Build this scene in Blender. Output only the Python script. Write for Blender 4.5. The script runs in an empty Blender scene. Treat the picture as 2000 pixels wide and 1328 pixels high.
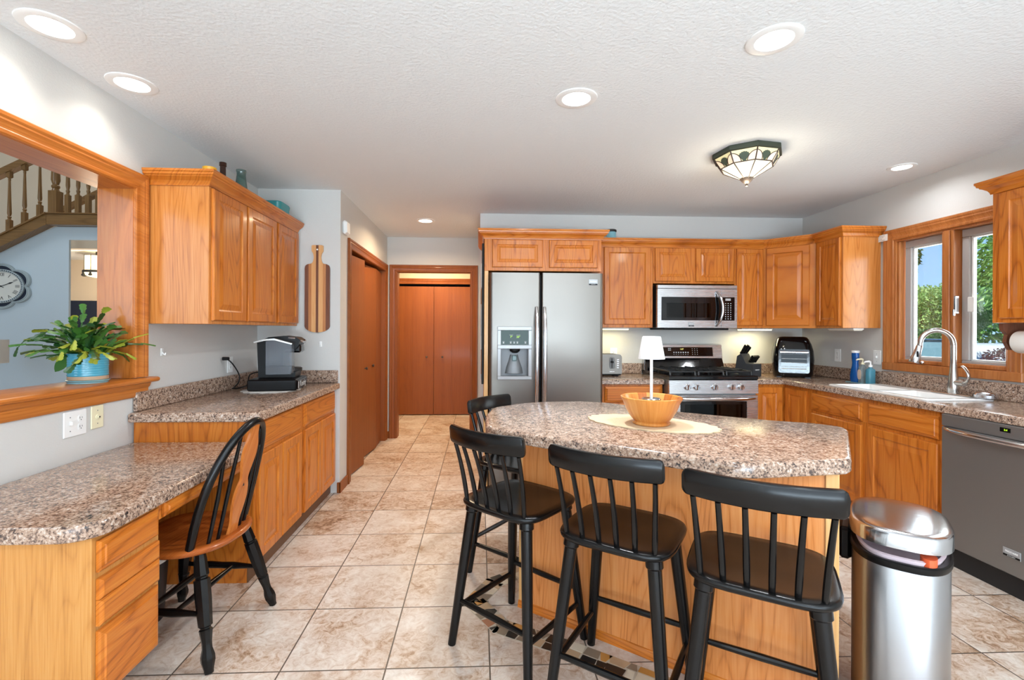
import bpy, bmesh, math, random
from mathutils import Vector, Matrix
random.seed(7)
SC = bpy.context.scene
COL = SC.collection
PI = math.pi

# ------------------------------------------------------------------ camera
cam_d = bpy.data.cameras.new('camera')
cam_d.sensor_fit = 'HORIZONTAL'
cam_d.sensor_width = 36.0
cam_d.lens = 36.0 * 915.0 / 2000.0
cam_d.shift_x = (1000.0 - 977.0) / 2000.0
cam_d.shift_y = (645.0 - 664.0) / 2000.0
cam_d.clip_start = 0.05
cam = bpy.data.objects.new('camera', cam_d)
COL.objects.link(cam)
yaw = math.atan(40.0 / 915.0)
roll = math.radians(0.25)
cam.matrix_world = (Matrix.Translation((0, 0, 1.315)) @ Matrix.Rotation(-yaw, 4, 'Z')
                    @ Matrix.Rotation(PI / 2, 4, 'X') @ Matrix.Rotation(roll, 4, 'Z'))
SC.camera = cam

# ------------------------------------------------------------------ view, world, daylight
SC.view_settings.view_transform = 'Standard'
SC.view_settings.look = 'None'
SC.view_settings.gamma = 1.0
SC.view_settings.use_curve_mapping = False
SC.view_settings.exposure = 0.2

world = bpy.data.worlds.new('sky')
SC.world = world
world.use_nodes = True
wn = world.node_tree
wn.nodes.clear()
w_out = wn.nodes.new('ShaderNodeOutputWorld')
w_bg = wn.nodes.new('ShaderNodeBackground')
w_tc = wn.nodes.new('ShaderNodeTexCoord')
w_sep = wn.nodes.new('ShaderNodeSeparateXYZ')
w_ramp = wn.nodes.new('ShaderNodeValToRGB')
w_ramp.color_ramp.elements[0].position = 0.0
w_ramp.color_ramp.elements[0].color = (.40, .66, .95, 1)
w_ramp.color_ramp.elements[1].position = .45
w_ramp.color_ramp.elements[1].color = (.09, .26, .70, 1)
wn.links.new(w_tc.outputs['Generated'], w_sep.inputs[0])
wn.links.new(w_sep.outputs['Z'], w_ramp.inputs['Fac'])
w_bg.inputs['Strength'].default_value = 1.15
wn.links.new(w_ramp.outputs['Color'], w_bg.inputs['Color'])
wn.links.new(w_bg.outputs['Background'], w_out.inputs['Surface'])


def light(name, kind, loc, energy, color=(1, 1, 1), rot=(0, 0, 0), size=0.5, size_y=None, spread=None, radius=None, angle=None):
    d = bpy.data.lights.new(name, kind)
    d.energy = energy
    d.color = color
    if kind == 'AREA':
        d.shape = 'RECTANGLE' if size_y else 'DISK'
        d.size = size
        if size_y:
            d.size_y = size_y
        if spread is not None:
            d.spread = spread
    if radius is not None:
        d.shadow_soft_size = radius
    if angle is not None:
        d.angle = angle
    o = bpy.data.objects.new(name, d)
    COL.objects.link(o)
    o.location = loc
    o.rotation_euler = rot
    return o


SUN = light('sun', 'SUN', (0, 0, 10), 10.0, (1, .96, .88), angle=math.radians(1.0))
SUN.rotation_euler = Vector((0.75, -0.22, -0.85)).to_track_quat('-Z', 'Y').to_euler()
# daylight standing in the big windows of the rooms behind and beside the camera, plus an added ceiling fill
light('daylight_rear', 'AREA', (0.7, -3.14, 1.40), 88, (.86, .94, 1), (PI / 2, 0, 0), 4.6, 2.2)
light('added_ceiling_fill', 'AREA', (0.7, -3.85, .22), 520, (.68, .86, 1), (PI - .45, 0, 0), 4.6, 1.3)  # added upward lamp outside the rear window, brightens the ceiling
light('daylight_living', 'AREA', (-5.2, -3.12, 2.3), 62, (.80, .92, 1), (PI / 2, 0, 0), 2.7, 2.4)
light('daylight_sink', 'AREA', (3.42, 3.08, 1.56), 18, (.93, .97, 1), (0, PI / 2, 0), .9, .8)

# added fill lamps without fixtures, unseen behind the camera
for x_ in (-.9, .7, 2.2):
    for y_ in (-.9, -2.2):
        light('added_fill_downlight', 'AREA', (x_, y_, 2.42), 13, (.90, .95, 1), (0, 0, 0), .14)

# ------------------------------------------------------------------ materials
def srgb(r, g, b):
    f = lambda c: c / 12.92 if c <= .04045 else ((c + .055) / 1.055) ** 2.4
    return (f(r / 255), f(g / 255), f(b / 255), 1)


MATS = {}


def base_mat(name):
    m = bpy.data.materials.new(name)
    m.use_nodes = True
    nt = m.node_tree
    b = nt.nodes['Principled BSDF']
    MATS[name] = m
    return m, nt, b


def N(nt, t, **kw):
    n = nt.nodes.new(t)
    for k, v in kw.items():
        setattr(n, k, v)
    return n


def plain(name, rgb, rough=.5, metal=0., spec=None, coat=0., bump=None, emit=None, emit_s=0., trans=0., ior=None, alpha=None):
    m, nt, b = base_mat(name)
    b.inputs['Base Color'].default_value = srgb(*rgb)
    b.inputs['Roughness'].default_value = rough
    b.inputs['Metallic'].default_value = metal
    if spec is not None:
        b.inputs['Specular IOR Level'].default_value = spec
    if coat:
        b.inputs['Coat Weight'].default_value = coat
        b.inputs['Coat Roughness'].default_value = .1
    if emit:
        b.inputs['Emission Color'].default_value = srgb(*emit)
        b.inputs['Emission Strength'].default_value = emit_s
    if trans:
        b.inputs['Transmission Weight'].default_value = trans
    if ior:
        b.inputs['IOR'].default_value = ior
    if alpha is not None:
        b.inputs['Alpha'].default_value = alpha
    # a faint procedural unevenness on every plain finish
    tc = N(nt, 'ShaderNodeTexCoord')
    nz = N(nt, 'ShaderNodeTexNoise')
    s, st = bump if bump else (40, .02)
    nz.inputs['Scale'].default_value = s
    nz.inputs['Detail'].default_value = 4
    nt.links.new(tc.outputs['Object'], nz.inputs['Vector'])
    bp = N(nt, 'ShaderNodeBump')
    bp.inputs['Strength'].default_value = st
    bp.inputs['Distance'].default_value = .01
    nt.links.new(nz.outputs['Fac'], bp.inputs['Height'])
    nt.links.new(bp.outputs['Normal'], b.inputs['Normal'])
    return m


def mathn(nt, op, a, b=None, c=None):
    n = N(nt, 'ShaderNodeMath', operation=op)
    for i, v in enumerate((a, b, c)):
        if v is None:
            continue
        if isinstance(v, (int, float)):
            n.inputs[i].default_value = v
        else:
            nt.links.new(v, n.inputs[i])
    return n.outputs[0]


def ramp(nt, fac, stops):
    r = N(nt, 'ShaderNodeValToRGB')
    e = r.color_ramp.elements
    while len(e) < len(stops):
        e.new(.5)
    for i, (p, c) in enumerate(stops):
        e[i].position = p
        e[i].color = srgb(*c)
    nt.links.new(fac, r.inputs['Fac'])
    return r.outputs['Color']


def wood(name, dark, mid, light_, axis='Z', rough=.28, scale=1.0, contrast=1.0, coat=.25, pore=.5):
    """oak: cathedral figure and short pores running along one axis"""
    m, nt, b = base_mat(name)
    tc = N(nt, 'ShaderNodeTexCoord')
    oi = N(nt, 'ShaderNodeObjectInfo')
    sx = N(nt, 'ShaderNodeSeparateXYZ')
    nt.links.new(tc.outputs['Object'], sx.inputs[0])
    X, Y, Z = sx.outputs
    if axis == 'Z':
        across, along = mathn(nt, 'ADD', X, Y), Z
    elif axis == 'X':
        across, along = mathn(nt, 'ADD', Y, Z), X
    else:
        across, along = mathn(nt, 'ADD', X, Z), Y
    off = mathn(nt, 'MULTIPLY', oi.outputs['Random'], 17.0)
    cb = N(nt, 'ShaderNodeCombineXYZ')
    nt.links.new(mathn(nt, 'ADD', across, off), cb.inputs[0])
    nt.links.new(mathn(nt, 'MULTIPLY', along, .11), cb.inputs[1])
    nt.links.new(off, cb.inputs[2])
    # growth figure: thin contour lines of a stretched noise
    n1 = N(nt, 'ShaderNodeTexNoise')
    n1.inputs['Scale'].default_value = 4.2 * scale
    n1.inputs['Detail'].default_value = 2.0
    n1.inputs['Roughness'].default_value = .45
    nt.links.new(cb.outputs[0], n1.inputs['Vector'])
    rings = mathn(nt, 'FRACT', mathn(nt, 'MULTIPLY', n1.outputs['Fac'], 26.0))
    tri = mathn(nt, 'ABSOLUTE', mathn(nt, 'SUBTRACT', mathn(nt, 'MULTIPLY', rings, 2.0), 1.0))
    tri = mathn(nt, 'POWER', tri, 3.5)
    # fine pores
    cb2 = N(nt, 'ShaderNodeCombineXYZ')
    nt.links.new(mathn(nt, 'ADD', across, off), cb2.inputs[0])
    nt.links.new(mathn(nt, 'MULTIPLY', along, .03), cb2.inputs[1])
    nt.links.new(off, cb2.inputs[2])
    n2 = N(nt, 'ShaderNodeTexNoise')
    n2.inputs['Scale'].default_value = 190 * scale
    n2.inputs['Detail'].default_value = 3
    nt.links.new(cb2.outputs[0], n2.inputs['Vector'])
    n3 = N(nt, 'ShaderNodeTexNoise')
    n3.inputs['Scale'].default_value = 22 * scale
    n3.inputs['Detail'].default_value = 3
    nt.links.new(cb2.outputs[0], n3.inputs['Vector'])
    p = mathn(nt, 'MULTIPLY', mathn(nt, 'SUBTRACT', n2.outputs['Fac'], .5), pore)
    q = mathn(nt, 'MULTIPLY', mathn(nt, 'SUBTRACT', n3.outputs['Fac'], .5), .38)
    t = mathn(nt, 'MULTIPLY', mathn(nt, 'SUBTRACT', .22, tri), .24 * contrast)
    f = mathn(nt, 'ADD', mathn(nt, 'ADD', t, p), mathn(nt, 'ADD', q, .5))
    colr = ramp(nt, f, [(.15, dark), (.48, mid), (.80, light_)])
    nt.links.new(colr, b.inputs['Base Color'])
    b.inputs['Roughness'].default_value = rough
    b.inputs['Specular IOR Level'].default_value = .38
    b.inputs['Coat Weight'].default_value = coat * .6
    b.inputs['Coat Roughness'].default_value = .1
    bp = N(nt, 'ShaderNodeBump')
    bp.inputs['Strength'].default_value = .06
    bp.inputs['Distance'].default_value = .004
    nt.links.new(n2.outputs['Fac'], bp.inputs['Height'])
    nt.links.new(bp.outputs['Normal'], b.inputs['Normal'])
    return m


OAK = [(134, 66, 14), (194, 108, 34), (214, 138, 58)]
wood('oak_v', *OAK)
wood('oak_x', *OAK, axis='X')
wood('oak_y', *OAK, axis='Y')
OAKL = [(146, 90, 38), (194, 134, 68), (210, 156, 92)]
wood('oak_end', *OAKL, contrast=.45, rough=.24, coat=.25)
wood('oak_side', (148, 82, 32), (198, 124, 58), (214, 148, 84), contrast=.7, rough=.24, coat=.25)
wood('oak_panel', (150, 80, 34), (212, 132, 70), (228, 160, 100), contrast=.8)
wood('oak_pale', (190, 135, 80), (218, 166, 106), (232, 186, 130), contrast=.5)
DOORW = [(104, 50, 14), (138, 72, 24), (156, 88, 34)]
wood('door_v', *DOORW, scale=.6, contrast=.25, pore=.25, rough=.48, coat=.1)
wood('door_x', *DOORW, axis='X', scale=.6, contrast=.3, pore=.3, rough=.35)
wood('door_y', *DOORW, axis='Y', scale=.6, contrast=.3, pore=.3, rough=.35)
TRIMW = [(146, 78, 26), (190, 110, 44), (210, 134, 64)]
wood('trim_z', *TRIMW, contrast=.5, rough=.2, coat=.6)
WINW = [(130, 74, 32), (172, 104, 52), (192, 128, 74)]
wood('win_z', *WINW, contrast=.5)
wood('trim_x', *TRIMW, axis='X', contrast=.5)
wood('trim_y', *TRIMW, axis='Y', contrast=.5)
STW = [(86, 58, 28), (128, 92, 50), (152, 114, 68)]
wood('stair_z', *STW, contrast=.6)
wood('stair_x', *STW, axis='X', contrast=.8)
wood('seat_wood', (116, 52, 16), (162, 82, 30), (184, 104, 46), axis='X', contrast=.5, rough=.25)
wood('splat_wood', (140, 70, 24), (186, 104, 44), (204, 128, 62), contrast=.5, rough=.25)
wood('walnut', (70, 38, 24), (110, 66, 46), (134, 86, 62), contrast=.5, rough=.4, coat=0)
wood('maple', (186, 124, 72), (214, 158, 102), (228, 180, 126), contrast=.3, rough=.4, coat=0)
wood('cherry', (150, 92, 52), (184, 122, 74), (200, 142, 92), contrast=.4, rough=.4, coat=0)


def bowl_mat():
    m, nt, b = base_mat('bowl_wood')
    tc = N(nt, 'ShaderNodeTexCoord')
    sx = N(nt, 'ShaderNodeSeparateXYZ')
    nt.links.new(tc.outputs['Object'], sx.inputs[0])
    ang = mathn(nt, 'ARCTAN2', sx.outputs[1], sx.outputs[0])
    st = mathn(nt, 'FLOOR', mathn(nt, 'MULTIPLY', ang, 18 / (2 * PI)))
    wn_ = N(nt, 'ShaderNodeTexWhiteNoise', noise_dimensions='1D')
    nt.links.new(st, wn_.inputs['W'])
    cb = N(nt, 'ShaderNodeCombineXYZ')
    nt.links.new(mathn(nt, 'MULTIPLY', ang, 1.0), cb.inputs[0])
    nt.links.new(mathn(nt, 'MULTIPLY', sx.outputs[2], .6), cb.inputs[1])
    nt.links.new(wn_.outputs['Value'], cb.inputs[2])
    n2 = N(nt, 'ShaderNodeTexNoise')
    n2.inputs['Scale'].default_value = 14
    n2.inputs['Detail'].default_value = 3
    nt.links.new(cb.outputs[0], n2.inputs['Vector'])
    f = mathn(nt, 'ADD', mathn(nt, 'MULTIPLY', wn_.outputs['Value'], .55), mathn(nt, 'MULTIPLY', n2.outputs['Fac'], .45))
    nt.links.new(ramp(nt, f, [(.2, (172, 94, 34)), (.5, (206, 132, 58)), (.85, (226, 164, 92))]), b.inputs['Base Color'])
    b.inputs['Roughness'].default_value = .3
    b.inputs['Coat Weight'].default_value = .2


bowl_mat()


def granite():
    m, nt, b = base_mat('granite_laminate')
    tc = N(nt, 'ShaderNodeTexCoord')
    v1 = N(nt, 'ShaderNodeTexVoronoi')
    v1.inputs['Scale'].default_value = 160
    v1.inputs['Randomness'].default_value = 1
    n0 = N(nt, 'ShaderNodeTexNoise')
    n0.inputs['Scale'].default_value = 50
    n0.inputs['Detail'].default_value = 5
    n0.inputs['Roughness'].default_value = .65
    n1 = N(nt, 'ShaderNodeTexNoise')
    n1.inputs['Scale'].default_value = 130
    n1.inputs['Detail'].default_value = 4
    n1.inputs['Roughness'].default_value = .7
    for n in (v1, n0, n1):
        nt.links.new(tc.outputs['Object'], n.inputs['Vector'])
    sep = N(nt, 'ShaderNodeSeparateColor')
    nt.links.new(v1.outputs['Color'], sep.inputs[0])
    f = mathn(nt, 'ADD', mathn(nt, 'MULTIPLY', n0.outputs['Fac'], .75), mathn(nt, 'MULTIPLY', sep.outputs[0], .22))
    f = mathn(nt, 'ADD', f, mathn(nt, 'MULTIPLY', mathn(nt, 'SUBTRACT', n1.outputs['Fac'], .5), .9))
    c = ramp(nt, f, [(.22, (42, 39, 40)), (.35, (94, 78, 70)), (.44, (148, 120, 102)), (.55, (176, 148, 128)), (.66, (190, 172, 156)), (.82, (218, 210, 202))])
    nt.links.new(c, b.inputs['Base Color'])
    b.inputs['Roughness'].default_value = .17
    b.inputs['Specular IOR Level'].default_value = .55
    return m


granite()


def tile_floor():
    m, nt, b = base_mat('travertine_tile')
    tc = N(nt, 'ShaderNodeTexCoord')
    mp = N(nt, 'ShaderNodeMapping')
    T = .4035
    mp.inputs['Location'].default_value = (-.045 + T * 40, -1.834 + T * 40, 0)
    nt.links.new(tc.outputs['Object'], mp.inputs['Vector'])
    br = N(nt, 'ShaderNodeTexBrick', offset=0.0, squash=1.0)
    br.inputs['Scale'].default_value = 1
    br.inputs['Brick Width'].default_value = T
    br.inputs['Row Height'].default_value = T
    br.inputs['Mortar Size'].default_value = .0032
    br.inputs['Mortar Smooth'].default_value = .1
    br.inputs['Bias'].default_value = 0
    br.inputs['Color1'].default_value = (0, 0, 0, 1)
    br.inputs['Color2'].default_value = (1, 1, 1, 1)
    br.inputs['Mortar'].default_value = (.5, .5, .5, 1)
    nt.links.new(mp.outputs[0], br.inputs['Vector'])
    rnd = N(nt, 'ShaderNodeSeparateColor')
    nt.links.new(br.outputs['Color'], rnd.inputs[0])
    cb = N(nt, 'ShaderNodeVectorMath', operation='ADD')
    nt.links.new(mp.outputs[0], cb.inputs[0])
    c3 = N(nt, 'ShaderNodeCombineXYZ')
    nt.links.new(mathn(nt, 'MULTIPLY', rnd.outputs[0], 9), c3.inputs[0])
    nt.links.new(mathn(nt, 'MULTIPLY', rnd.outputs[0], 23), c3.inputs[2])
    nt.links.new(c3.outputs[0], cb.inputs[1])
    n1 = N(nt, 'ShaderNodeTexNoise')
    n1.inputs['Scale'].default_value = 3.2
    n1.inputs['Detail'].default_value = 6
    n1.inputs['Roughness'].default_value = .62
    n1.inputs['Distortion'].default_value = .8
    n2 = N(nt, 'ShaderNodeTexNoise')
    n2.inputs['Scale'].default_value = 22
    n2.inputs['Detail'].default_value = 8
    n2.inputs['Roughness'].default_value = .75
    n2.inputs['Distortion'].default_value = 1.2
    for n in (n1, n2):
        nt.links.new(cb.outputs[0], n.inputs['Vector'])
    f = mathn(nt, 'ADD', mathn(nt, 'MULTIPLY', n1.outputs['Fac'], .50), mathn(nt, 'MULTIPLY', n2.outputs['Fac'], .60))
    f = mathn(nt, 'ADD', f, mathn(nt, 'MULTIPLY', mathn(nt, 'SUBTRACT', rnd.outputs[0], .62), .07))
    c = ramp(nt, f, [(.35, (118, 86, 62)), (.43, (164, 132, 106)), (.49, (192, 168, 148)), (.56, (208, 192, 178)), (.68, (222, 214, 204))])
    mx = N(nt, 'ShaderNodeMix', data_type='RGBA')
    nt.links.new(br.outputs['Fac'], mx.inputs['Factor'])
    nt.links.new(c, mx.inputs[6])
    mx.inputs[7].default_value = srgb(96, 84, 74)
    nt.links.new(mx.outputs[2], b.inputs['Base Color'])
    b.inputs['Roughness'].default_value = .38
    bp = N(nt, 'ShaderNodeBump')
    bp.inputs['Strength'].default_value = .35
    bp.inputs['Distance'].default_value = .004
    h = mathn(nt, 'SUBTRACT', mathn(nt, 'MULTIPLY', n2.outputs['Fac'], .3), br.outputs['Fac'])
    nt.links.new(h, bp.inputs['Height'])
    nt.links.new(bp.outputs['Normal'], b.inputs['Normal'])
    return m


tile_floor()


def brushed(name, rgb, rough=.28, axis=2, aniso=.0):
    m, nt, b = base_mat(name)
    b.inputs['Base Color'].default_value = srgb(*rgb)
    b.inputs['Metallic'].default_value = 1
    tc = N(nt, 'ShaderNodeTexCoord')
    mp = N(nt, 'ShaderNodeMapping')
    s = [260, 260, 260]
    s[axis] = 3
    mp.inputs['Scale'].default_value = s
    nt.links.new(tc.outputs['Object'], mp.inputs['Vector'])
    n = N(nt, 'ShaderNodeTexNoise')
    n.inputs['Scale'].default_value = 1
    n.inputs['Detail'].default_value = 3
    nt.links.new(mp.outputs[0], n.inputs['Vector'])
    nt.links.new(mathn(nt, 'ADD', mathn(nt, 'MULTIPLY', n.outputs['Fac'], .06), rough - .03), b.inputs['Roughness'])
    return m


plain('wall_paint', (206, 204, 200), .75, bump=(160, .12))
plain('wall_beige', (214, 198, 176), .8, bump=(160, .1))
plain('wall_blue', (205, 216, 222), .8, bump=(160, .1))
plain('ceiling_paint', (227, 230, 231), .85, bump=(70, .35))
plain('navy', (30, 38, 56), .5)
plain('white_plastic', (238, 238, 236), .35)
plain('ivory_plastic', (232, 224, 190), .4)
plain('paper', (238, 236, 230), .8)
plain('black_plastic', (10, 10, 11), .36, spec=.22)
plain('black_matte', (20, 20, 21), .6)
plain('black_gloss', (8, 8, 10), .08)
plain('black_paint', (12, 11, 11), .24, spec=.3)
plain('iron', (16, 17, 19), .38)
plain('grey_knife_block', (58, 60, 64), .5)
plain('rubber', (24, 26, 32), .4)
plain('kick_wood', (104, 70, 46), .5)
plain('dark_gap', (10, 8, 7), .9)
brushed('steel', (128, 123, 117), .36, 2)
plain('alcove_grey', (124, 126, 128), .4, .4)
brushed('steel_bright', (176, 177, 180), .30, 2)
brushed('steel_x', (200, 200, 202), .27, 0)
brushed('steel_dark', (150, 152, 153), .52, 1)
brushed('nickel', (198, 196, 192), .24, 2)
plain('chrome', (214, 216, 220), .1, 1)
plain('chrome_soft', (204, 206, 210), .16, 1)
plain('steel_grey', (168, 170, 172), .4, .4)
plain('porcelain', (244, 244, 242), .12, coat=.3)
plain('lamp_white', (242, 242, 242), .4)
plain('teal_glaze', (74, 160, 184), .15, coat=.4)
plain('teal_pale', (130, 180, 190), .2, coat=.3)
plain('clay', (190, 160, 130), .6)
plain('soil', (52, 38, 28), .9)
plain('leaf_dark', (38, 78, 34), .35)
plain('leaf_mid', (66, 112, 44), .35)
plain('leaf_yellow', (150, 156, 48), .4)
plain('yellow_glaze', (232, 172, 38), .3)
plain('brown_glass', (58, 26, 12), .08, trans=.3)
plain('teal_dish', (44, 138, 142), .25)
plain('placemat_fabric', (222, 196, 160), .85, bump=(180, .5))
plain('bag_pink', (226, 206, 212), .5)
plain('orange_plastic', (222, 92, 48), .5)
plain('blue_plastic', (22, 92, 172), .2, trans=.15)
plain('soap_blue', (96, 178, 204), .1, trans=.5)
plain('clear_soap', (190, 206, 210), .08, trans=.7)
plain('label_paper', (206, 186, 170), .6)
plain('mos_black', (28, 27, 26), .4)
plain('mos_tan', (184, 156, 124), .45)
plain('mos_cream', (214, 202, 180), .45)
plain('mos_ochre', (186, 132, 66), .45)
plain('mos_rust', (158, 104, 74), .45)
plain('mos_grey', (132, 116, 98), .45)
plain('grout', (190, 178, 160), .8)
plain('bronze', (72, 78, 66), .45, .5)
plain('bronze_dark', (84, 72, 64), .45, .5)
plain('curtain_rust', (150, 70, 34), .8)
plain('carpet', (120, 116, 112), .95, bump=(300, .5))
plain('clock_frame', (176, 186, 188), .45)
plain('clock_face', (226, 222, 212), .6)
plain('clock_navy', (34, 40, 58), .35)
plain('shade_fabric', (220, 216, 210), .8)
plain('vinyl_grey', (172, 168, 166), .5)
plain('vinyl_white', (226, 226, 224), .4)
plain('bark', (82, 66, 52), .9)
plain('asphalt', (120, 120, 122), .9)
plain('lawn', (84, 124, 52), .9, bump=(60, .8))
plain('hedge_ground', (50, 78, 34), .9)
plain('car_dark', (44, 54, 66), .15, .3, coat=.6)
plain('car_white', (176, 180, 184), .2, coat=.5)
plain('car_red', (176, 36, 52), .2, coat=.5)
plain('car_glass', (120, 150, 160), .05, .2)
plain('siding', (190, 188, 180), .7)
plain('diffuser', (255, 253, 248), .5, emit=(255, 252, 244), emit_s=7.0)
plain('undercab_lit', (250, 246, 214), .5, emit=(255, 244, 176), emit_s=3.0)
plain('undercab_off', (226, 222, 206), .5)
plain('display_green', (20, 40, 20), .3, emit=(176, 226, 40), emit_s=1.6)
plain('display_yellow', (60, 60, 10), .3, emit=(232, 224, 120), emit_s=1.4)
plain('display_glass', (28, 54, 44), .1)
plain('icon_grey', (190, 192, 192), .5)
plain('icon_dim', (110, 112, 112), .5)
plain('art_cream', (232, 222, 176), .35, emit=(255, 236, 170), emit_s=.32)
plain('art_blush', (240, 222, 196), .35, emit=(255, 228, 190), emit_s=.36)
plain('art_leaf', (74, 86, 72), .4, emit=(90, 100, 70), emit_s=.06)
plain('art_clear', (250, 244, 222), .15, emit=(255, 244, 214), emit_s=.5)
plain('chandelier_glass', (240, 230, 200), .3, emit=(255, 232, 176), emit_s=1.5)


def glass(name, tint=(255, 255, 255), gloss=.07, rough=.0):
    m, nt, b = base_mat(name)
    nt.nodes.remove(b)
    o = nt.nodes['Material Output']
    t = N(nt, 'ShaderNodeBsdfTransparent')
    t.inputs['Color'].default_value = srgb(*tint)
    g = N(nt, 'ShaderNodeBsdfGlossy')
    g.inputs['Roughness'].default_value = rough
    fr = N(nt, 'ShaderNodeFresnel')
    fr.inputs['IOR'].default_value = 1.3
    mx = N(nt, 'ShaderNodeMixShader')
    nt.links.new(mathn(nt, 'ADD', mathn(nt, 'MULTIPLY', fr.outputs[0], .6), gloss * .3), mx.inputs[0])
    nt.links.new(t.outputs[0], mx.inputs[1])
    nt.links.new(g.outputs[0], mx.inputs[2])
    nt.links.new(mx.outputs[0], o.inputs['Surface'])
    return m


glass('window_glass', (250, 253, 252))
glass('clear_glass', (206, 226, 224), .2)
plain('tank_plastic', (112, 118, 126), .12, alpha=.55)
glass('oven_glass', (96, 112, 116), .08)


def foliage_mat(name, a, b_, c):
    m, nt, b = base_mat(name)
    tc = N(nt, 'ShaderNodeTexCoord')
    n = N(nt, 'ShaderNodeTexNoise')
    n.inputs['Scale'].default_value = 1.6
    n.inputs['Detail'].default_value = 6
    nt.links.new(tc.outputs['Object'], n.inputs['Vector'])
    cc = ramp(nt, n.outputs['Fac'], [(.35, a), (.5, b_), (.66, c)])
    nt.links.new(cc, b.inputs['Base Color'])
    b.inputs['Roughness'].default_value = .6
    tr = N(nt, 'ShaderNodeBsdfTranslucent')
    nt.links.new(cc, tr.inputs['Color'])
    mx = N(nt, 'ShaderNodeMixShader')
    mx.inputs[0].default_value = .35
    o = nt.nodes['Material Output']
    nt.links.new(b.outputs[0], mx.inputs[1])
    nt.links.new(tr.outputs[0], mx.inputs[2])
    nt.links.new(mx.outputs[0], o.inputs['Surface'])


foliage_mat('maple_leaves', (84, 126, 54), (124, 162, 84), (168, 194, 122))
foliage_mat('oak_leaves', (60, 104, 46), (96, 142, 66), (140, 174, 94))
foliage_mat('red_leaves', (150, 64, 72), (180, 92, 98), (204, 126, 122))
foliage_mat('hedge_leaves', (54, 96, 36), (84, 130, 50), (126, 160, 74))

# ------------------------------------------------------------------ mesh helpers
def XF(loc=(0, 0, 0), rz=0.0, rx=0.0, ry=0.0):
    return Matrix.Translation(loc) @ Matrix.Rotation(rz, 4, 'Z') @ Matrix.Rotation(ry, 4, 'Y') @ Matrix.Rotation(rx, 4, 'X')


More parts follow.
